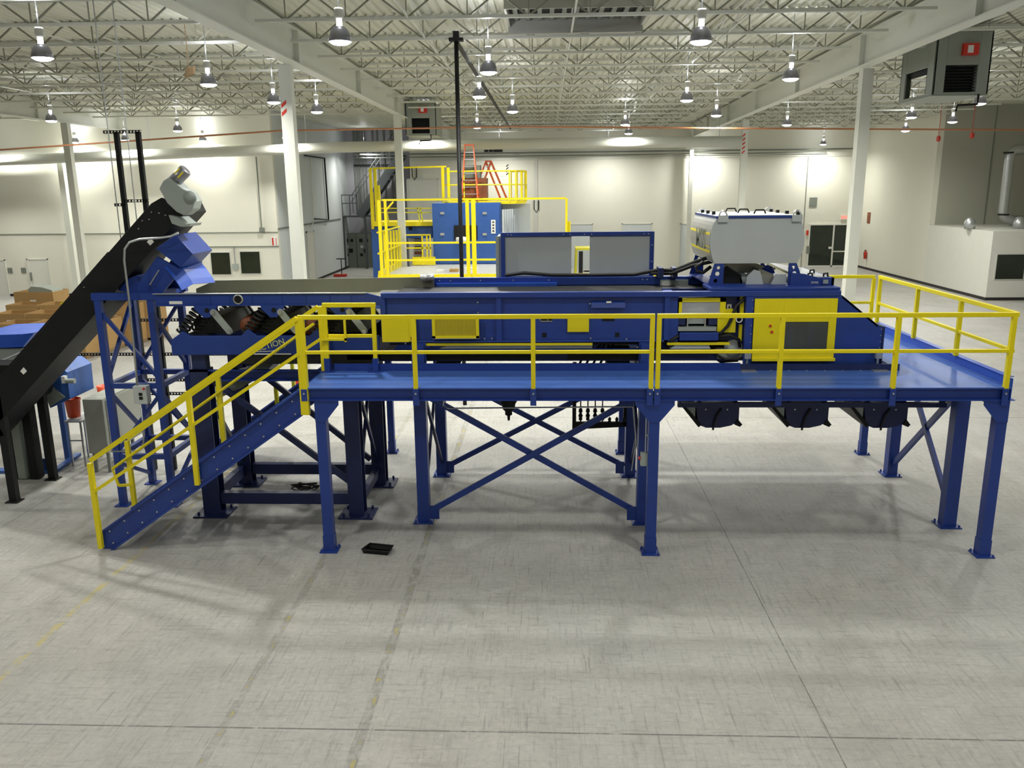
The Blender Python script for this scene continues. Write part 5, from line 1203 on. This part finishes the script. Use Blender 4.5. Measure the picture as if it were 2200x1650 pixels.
M().box(A.x, B.x, Yb, Yb + 2.5, B.z - .25, A.z).box(A.x, A.x + .45, Yb, Yb + 2.5, 0, B.z - .25).build('machine_body', MB3, lb)
for px in (868, 882): v = wy(px, 491, Yb); M().box(v.x - .08, v.x + .08, Yb - .02, Yb, v.z - .08, v.z + .08).build('vent', MK, lb)
v = wy(862, 491, Yb); M().box(v.x - .05, v.x + .05, Yb - .02, Yb, v.z - .06, v.z + .06).build('label', MPAPER, lb)
v0, v1 = wy(875, 502, Yb), wy(905, 560, Yb); M().box(v0.x, v1.x, Yb + .5, Yb + .6, v1.z, v0.z).build('white_panel', MW, lb)
for k in range(5): v = wy(892, 512 + k * 11, Yb); M().box(v.x - .1, v.x + .3, Yb + .4, Yb + .5, v.z - .06, v.z + .07).build('roller', MRUST if k % 2 else MK, lb)
pc = T('red_press', 'dark red machine drum standing on the rounded upper platform', 'machine', (-3.8, 27.6, z0_ - .05))
A, B = wy(985, 355, 27.6), wy(1046, 425, 27.6)
M().box(A.x, B.x, 27.6, 28.6, z0_ - .05, B.z + .9).build('red_body', MRUST, pc); M().box(A.x + .25, B.x - .3, 27.7, 28.5, B.z + .9, A.z).build('dark_top', MPANEL, pc)
M().box(A.x - .02, A.x + .2, 27.55, 27.6, z0_ - .05, B.z + .9).build('dark_side', MK, pc); M().box(A.x + .5, B.x - .2, 27.55, 27.6, z0_ + .1, B.z + .8).build('front_door', MRUST, pc)
def ladder(X, Y, zb_, zt_, w0, w1, lab, spread, lean=0):
    t = T('step_ladder', lab, 'ladder', (X, Y, zb_))
    h = zt_ - zb_
    for sy in (-1, 1):
        mm = MOR
        for sx in (-1, 1): M().bar((X + sx * w0 / 2 + lean * sy * spread, Y + sy * .4, zb_), (X + sx * w1 / 2, Y, zt_), .05, .08).build('rail', mm, t)
        if sy < 0:
            for k in range(1, 8):
                f = k / 8.; w_ = w0 + (w1 - w0) * f; M().box(X - w_ / 2 + lean * sy * spread * (1 - f), X + w_ / 2 + lean * sy * spread * (1 - f), Y - .4 * (1 - f) - .04, Y - .4 * (1 - f) + .04, zb_ + h * f - .015, zb_ + h * f + .015).build('rung', MGV, t)
    M().box(X - w1 / 2 - .03, X + w1 / 2 + .03, Y - .1, Y + .1, zt_ - .02, zt_ + .05).build('top_cap', MOR, t); return t
v = wy(1009, 313, 27.2); ladder(v.x, 26.95, z0_ - .03, v.z, .75, .38, 'tall orange step ladder seen end on at the upper platform', 0)
v = wy(1044, 345, 27.2); ladder(v.x, 28.9, z0_ - .03, v.z, .3, .25, 'orange step ladder opened sideways right of the red machine', .7, 1)
v = wy(1155, 300, 44)
# wall details at the back: equipment hanging at the wall top, sockets
for px, py, lab in ((1157, 440, 'pair of dark looped straps hanging on the back wall right of the cage'), (895, 370, 'pair of dark looped straps hanging on the back wall above the cage')):
    v = wy(px, py, YB); tag(M().tube([(v.x - .3, YB - .04, v.z + .3), (v.x - .3, YB - .04, v.z - .3), (v.x - .15, YB - .04, v.z - .5), (v.x, YB - .04, v.z - .3), (v.x, YB - .04, v.z + .3)], .03, 6).build('hanging_strap', MK, None), lab, 'strap')
v = wy(1065, 322, YB)
hk = T('wall_hooks', 'three dark brackets high on the back wall right of the tall ladder', 'brackets', (v.x, YB - .1, v.z))
for px, w_ in ((1045, .12), (1055, .12), (1070, .3)): q = wy(px, 323, YB); M().box(q.x - w_, q.x + w_, YB - .15, YB - .01, q.z - .1, q.z + .1).build('bracket', MK, hk)
v = wy(1091, 362, YB)
mk_ = M()
for k in range(4): q = wy(1090, 357 + k * 6, YB); mk_.add([(q.x - .08, YB - .01, q.z - .06), (q.x + .08, YB - .01, q.z + .06), (q.x + .08, YB - .01, q.z + .14), (q.x - .08, YB - .01, q.z + .02)], [(0, 1, 2, 3)])
tag(mk_.build('hazard_marks', MK, None), 'short column of slanted black marks on the back wall', 'marking')

# stair and switchgear in the dark recess
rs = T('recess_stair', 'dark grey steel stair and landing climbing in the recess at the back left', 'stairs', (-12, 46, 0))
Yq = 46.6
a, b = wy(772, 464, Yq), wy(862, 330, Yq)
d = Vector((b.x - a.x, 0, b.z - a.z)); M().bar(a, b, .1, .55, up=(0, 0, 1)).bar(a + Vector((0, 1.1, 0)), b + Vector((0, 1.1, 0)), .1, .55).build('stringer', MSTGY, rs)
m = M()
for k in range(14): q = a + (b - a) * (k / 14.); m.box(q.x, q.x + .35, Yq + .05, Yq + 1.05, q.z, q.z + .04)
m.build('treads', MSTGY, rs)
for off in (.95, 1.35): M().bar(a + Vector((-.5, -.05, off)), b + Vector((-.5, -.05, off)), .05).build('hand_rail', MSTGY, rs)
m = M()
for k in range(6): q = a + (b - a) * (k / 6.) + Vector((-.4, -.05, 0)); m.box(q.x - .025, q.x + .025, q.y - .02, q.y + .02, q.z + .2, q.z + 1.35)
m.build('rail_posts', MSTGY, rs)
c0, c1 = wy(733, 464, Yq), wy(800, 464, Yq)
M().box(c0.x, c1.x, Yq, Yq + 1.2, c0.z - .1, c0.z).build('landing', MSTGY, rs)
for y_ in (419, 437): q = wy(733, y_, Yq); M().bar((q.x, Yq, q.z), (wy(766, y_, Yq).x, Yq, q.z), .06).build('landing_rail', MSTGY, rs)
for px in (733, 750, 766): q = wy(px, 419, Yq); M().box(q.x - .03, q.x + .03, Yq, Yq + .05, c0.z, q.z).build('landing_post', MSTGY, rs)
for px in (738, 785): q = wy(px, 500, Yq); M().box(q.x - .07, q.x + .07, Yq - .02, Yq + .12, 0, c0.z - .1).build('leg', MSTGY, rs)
for i, (x0_, x1_, lab) in enumerate(((735, 764, 'left grey switchgear cabinet in the dark recess'), (765, 797, 'right grey switchgear cabinet in the dark recess'))):
    A, B = wy(x0_, 502, 47.6), wy(x1_, 502, 47.6)
    t = T('switchgear', lab, 'electrical cabinet', ((A.x + B.x) / 2, 47.9, 0)); M().box(A.x, B.x, 47.6, 48.4, 0, A.z).build('cabinet_body', MPANEL, t)
    for k, (fx, fz, s_) in enumerate(((.3, .8, .12), (.7, .8, .1), (.35, .62, .1), (.6, .5, .14), (.3, .38, .1))): x = A.x + (B.x - A.x) * fx; z = A.z * fz; M().box(x - s_, x + s_, 47.56, 47.6, z - s_, z + s_).build('meter' if k != 2 else 'name_plate', MK if k != 2 else MGV, t)
pg = T('recess_pipes', 'cluster of grey upright conduits on the recess wall', 'conduits', (-10, 48.5, 0))
for px in (718, 762, 768, 773, 779, 785, 802, 812, 826, 841, 848): q = wy(px, 350, 48.5); M().tube([(q.x, 48.5, 4.0), (q.x, 48.5, ZD - .03)], .06, 6).build('pipe', MPANEL, pg)
q = wy(760, 355, 48.3); M().box(q.x, wy(860, 355, 48.3).x, 48.3, 48.4, q.z - .05, q.z + .05).build('strut', MK, pg)
# inner left wall services
lw = T('wall_conduit_loop', 'black pipe loop high on the inner left wall', 'conduit', (XS + .1, 40, 6))
pts = [wx(*q, XS + .1) for q in ((655, 334), (697, 340), (706, 472), (676, 470))]
M().tube(pts, .05, 6).build('pipe', MK, lw); 
pts = [wx(*q, XS + .08) for q in ((668, 334), (673, 478), (668, 488))]; M().tube(pts, .03, 6).build('white_pipe', MW, lw)
sg = T('floor_stand', 'small dark stand with red base leaning by the inner left wall', 'stand', (XS + .7, 38, 0))
A = wz(720, 594) + Vector((.45, 0, 0)); M().tube([A, A + Vector((0, 0, 1.15))], .03, 6).box(A.x - .3, A.x + .3, A.y - .03, A.y + .03, 1.1, 1.16).build('post', MK, sg); M().box(A.x - .5, A.x + .3, A.y - .2, A.y + .2, 0, .15).build('red_base', MRED, sg)

# ================================================================= WALL ITEMS
v = wy(1815, 467, YB); ex = T('exit_sign', 'glowing red exit sign above the glazed entrance', 'exit sign', (v.x, YB - .1, v.z))
M().box(v.x - .3, v.x + .3, YB - .12, YB - .001, v.z - .16, v.z + .16).build('sign_housing', MW, ex)
text('EXIT', .28, (v.x, YB - .125, v.z), (PI / 2, 0, 0), MEXIT, ex, 'exit_letters')
def ext(X, Y, z, lab, s_=1.):
    t = T('fire_extinguisher', lab, 'fire extinguisher', (X, Y, z))
    M().lathe([(0, 0), (.09, 0), (.09, .42), (.06, .5), (.02, .52), (0, .52)], (X, Y, z), 16).build('cylinder', MRED, t, True); M().box(X - .05, X + .05, Y - .03, Y + .03, z + .52, z + .58).tube([(X - .05, Y, z + .53), (X - .11, Y, z + .4), (X - .1, Y, z + .2)], .012, 6).build('valve_hose', MK, t)
v = wx(1862, 556, XR); ext(XR - .12, v.y, v.z, 'red fire extinguisher low on the right wall'); 
v = wx(1867, 468, XR); tag(M().box(XR - .03, XR - .001, v.y - .25, v.y + .25, v.z - .35, v.z + .35).build('wall_sign', MRUST, None), 'narrow red sign high on the right wall', 'sign')
v = wy(632, 845, 9.7); ext(cLA.x - .22, 9.75, v.z, 'red fire extinguisher fixed to the column behind the feeder'); 
v = wy(1747, 434, YB); sgn = tag(M().box(v.x - .25, v.x + .25, YB - .05, YB - .001, v.z - .3, v.z + .3).build('wall_box', MPANEL, None), 'small grey box on the back wall above the entrance', 'wall box')
v = wy(1736, 500, YB); tag(M().box(v.x - .12, v.x + .12, YB - .06, YB - .001, v.z - .16, v.z + .16).build('alarm_box', MRED, None), 'small red alarm box left of the glazed entrance', 'alarm')
v = wy(1735, 535, YB); tag(M().box(v.x - .08, v.x + .12, YB - .1, YB - .001, v.z - .3, v.z + .2).build('wall_phone', MPANEL, None), 'grey wall phone left of the glazed entrance', 'phone')
for px, lab in ((22, 'left small dark wall plate between the cream doors'), (51, 'right small dark wall plate between the cream doors')): v = wy(px, 581, YL); tag(M().box(v.x - .13, v.x + .13, YL - .03, YL - .001, v.z - .14, v.z + .14).build('wall_plate', MPANEL, None), lab, 'wall plate')
v = wy(507, 573, YL); jb = T('junction_box', 'grey junction box with conduit between two dark windows', 'junction box', (v.x, YL - .1, v.z)); M().box(v.x - .15, v.x + .15, YL - .12, YL - .001, v.z - .16, v.z + .16).build('enclosure', MG, jb); M().tube([(v.x, YL - .06, v.z + .16), (v.x, YL - .06, wy(507, 531, YL).z)], .03, 6).build('conduit', MGV, jb)
v = wy(563, 492, YL); dl = T('wall_downpipe', 'thin grey pipe coming down the left wall to a small valve', 'pipe', (v.x, YL - .1, v.z)); M().tube([(v.x, YL - .06, v.z), (v.x, YL - .06, 7.2)], .035, 6).build('pipe', MPANEL, dl); M().box(v.x - .1, v.x + .15, YL - .15, YL - .02, v.z - .15, v.z + .08).build('valve', MPANEL, dl)
v = wy(589, 519, YL)
ns = T('wall_number_sign', 'small white wall sign with red mark at the end of the left wall', 'sign', (v.x, YL - .03, v.z)); M().box(v.x - .16, v.x + .16, YL - .03, YL - .001, v.z - .25, v.z + .25).build('plate', MPAPER, ns); M().box(v.x - .1, v.x - .02, YL - .035, YL - .03, v.z - .2, v.z + .2).box(v.x + .1, v.x + .13, YL - .035, YL - .03, v.z - .2, v.z + .2).build('red_mark', MRED, ns)
# low room roof services
rd = T('silver_duct', 'silver ribbed ventilation duct rising behind the low office room', 'duct', (22, 33, 3.3))
q = [wy(*p_, 33.) for p_ in ((2240, 322), (2180, 322), (2170, 330), (2168, 345), (2155, 455), (2158, 466), (2172, 473), (2240, 475))]
M().tube(q, .24, 16).build('duct_tube', MGV, rd, True)
for p_ in ((2168, 328), (2156, 461)): v = wy(*p_, 33.); M().lathe([(.2, -.04), (.27, -.04), (.27, .04), (.2, .04)], v, 16).build('duct_collar', MK, rd)
v = wy(2083, 487, 31.); tag(M().lathe([(0, -.3), (.25, -.3), (.27, 0), (.18, .22), (0, .28)], (v.x, 31., 3.57), 18).build('roof_cowl', MGV, None, True), 'round silver vent cowl on the low office room roof', 'vent cowl')
v = wy(2190, 490, 31.); tag(M().lathe([(0, -.3), (.3, -.3), (.3, .0), (.2, .25), (0, .3)], (v.x, 31., 3.57), 18).build('roof_cowl', MGV, None, True), 'silver elbow vent on the low office room roof at the right edge', 'vent cowl')

# forklift seen through the screen slot
v = wy(1237, 533, 30.)
fk = T('forklift', 'small yellow forklift seen through the slot of the grey screen', 'forklift', (v.x + .6, 31, 0))
X0_ = v.x; zt_ = v.z
M().box(X0_, X0_ + 1.25, 29.9, 31.4, zt_ - .1, zt_).build('overhead_guard', MYO, fk)
M().bar((X0_ + .05, 30, zt_), (X0_ + .0, 30, .6), .08).bar((X0_ + 1.2, 30, zt_), (X0_ + 1.2, 30, .6), .08).bar((X0_ + .05, 31.3, zt_), (X0_, 31.3, .6), .08).build('guard_posts', MYO, fk)
M().box(X0_ + .15, X0_ + .35, 29.8, 29.9, .1, zt_ - .15).box(X0_ + .8, X0_ + .95, 29.8, 29.9, .1, zt_ - .15).box(X0_ - .35, X0_ + 1.5, 29.78, 29.82, 1.05, 1.12).build('mast', MK, fk)
M().box(X0_, X0_ + 1.2, 30.1, 31.9, .25, 1.0).build('chassis', MYO, fk, bevel=.04); M().lathe([(.17, -.02), (.2, -.02), (.2, .02), (.17, .02), (.17, -.02)], (X0_ + .6, 30.4, 1.35), 16).build('steering_wheel', MK, fk)
for x in (X0_, X0_ + 1.0):
    for y in (30.2, 31.6): M().lathe([(0, 0), (.25, 0), (.25, .2), (0, .2)], (x, y, .25), 16, 'x').build('wheel', MKR, fk, True)
v = wy(404, 155, 9.0)
tag(M().add([(v.x - .1, 9, v.z - .12), (v.x + .12, 9, v.z - .04), (v.x + .15, 9, v.z + .14), (v.x - .05, 9, v.z + .1), (v.x - .1, 9.12, v.z - .12), (v.x + .12, 9.12, v.z - .04), (v.x + .15, 9.12, v.z + .14), (v.x - .05, 9.12, v.z + .1)], [(0, 1, 2, 3), (7, 6, 5, 4), (0, 4, 5, 1), (1, 5, 6, 2), (2, 6, 7, 3), (3, 7, 4, 0)]).tube([(v.x, 9.06, v.z + .1), (v.x, 9.06, ZD)], .01, 6).build('hanging_speaker', MWOOD, None), 'small brown horn box hanging under the roof left of the column', 'speaker')
for px, py, w_, lab in ((1012, 585, .5, 'small white carton on the far grating'), (975, 588, .35, 'brown carton on the far grating'), (945, 590, .3, 'small pale carton on the far grating nearest the left')):
    v = wz(px, py, 2.1); tag(M().box(v.x - w_ / 2, v.x + w_ / 2, v.y, v.y + .4, 2.1, 2.28).build('carton', MPAPER if 'brown' not in lab else MCARD, None), lab, 'carton')
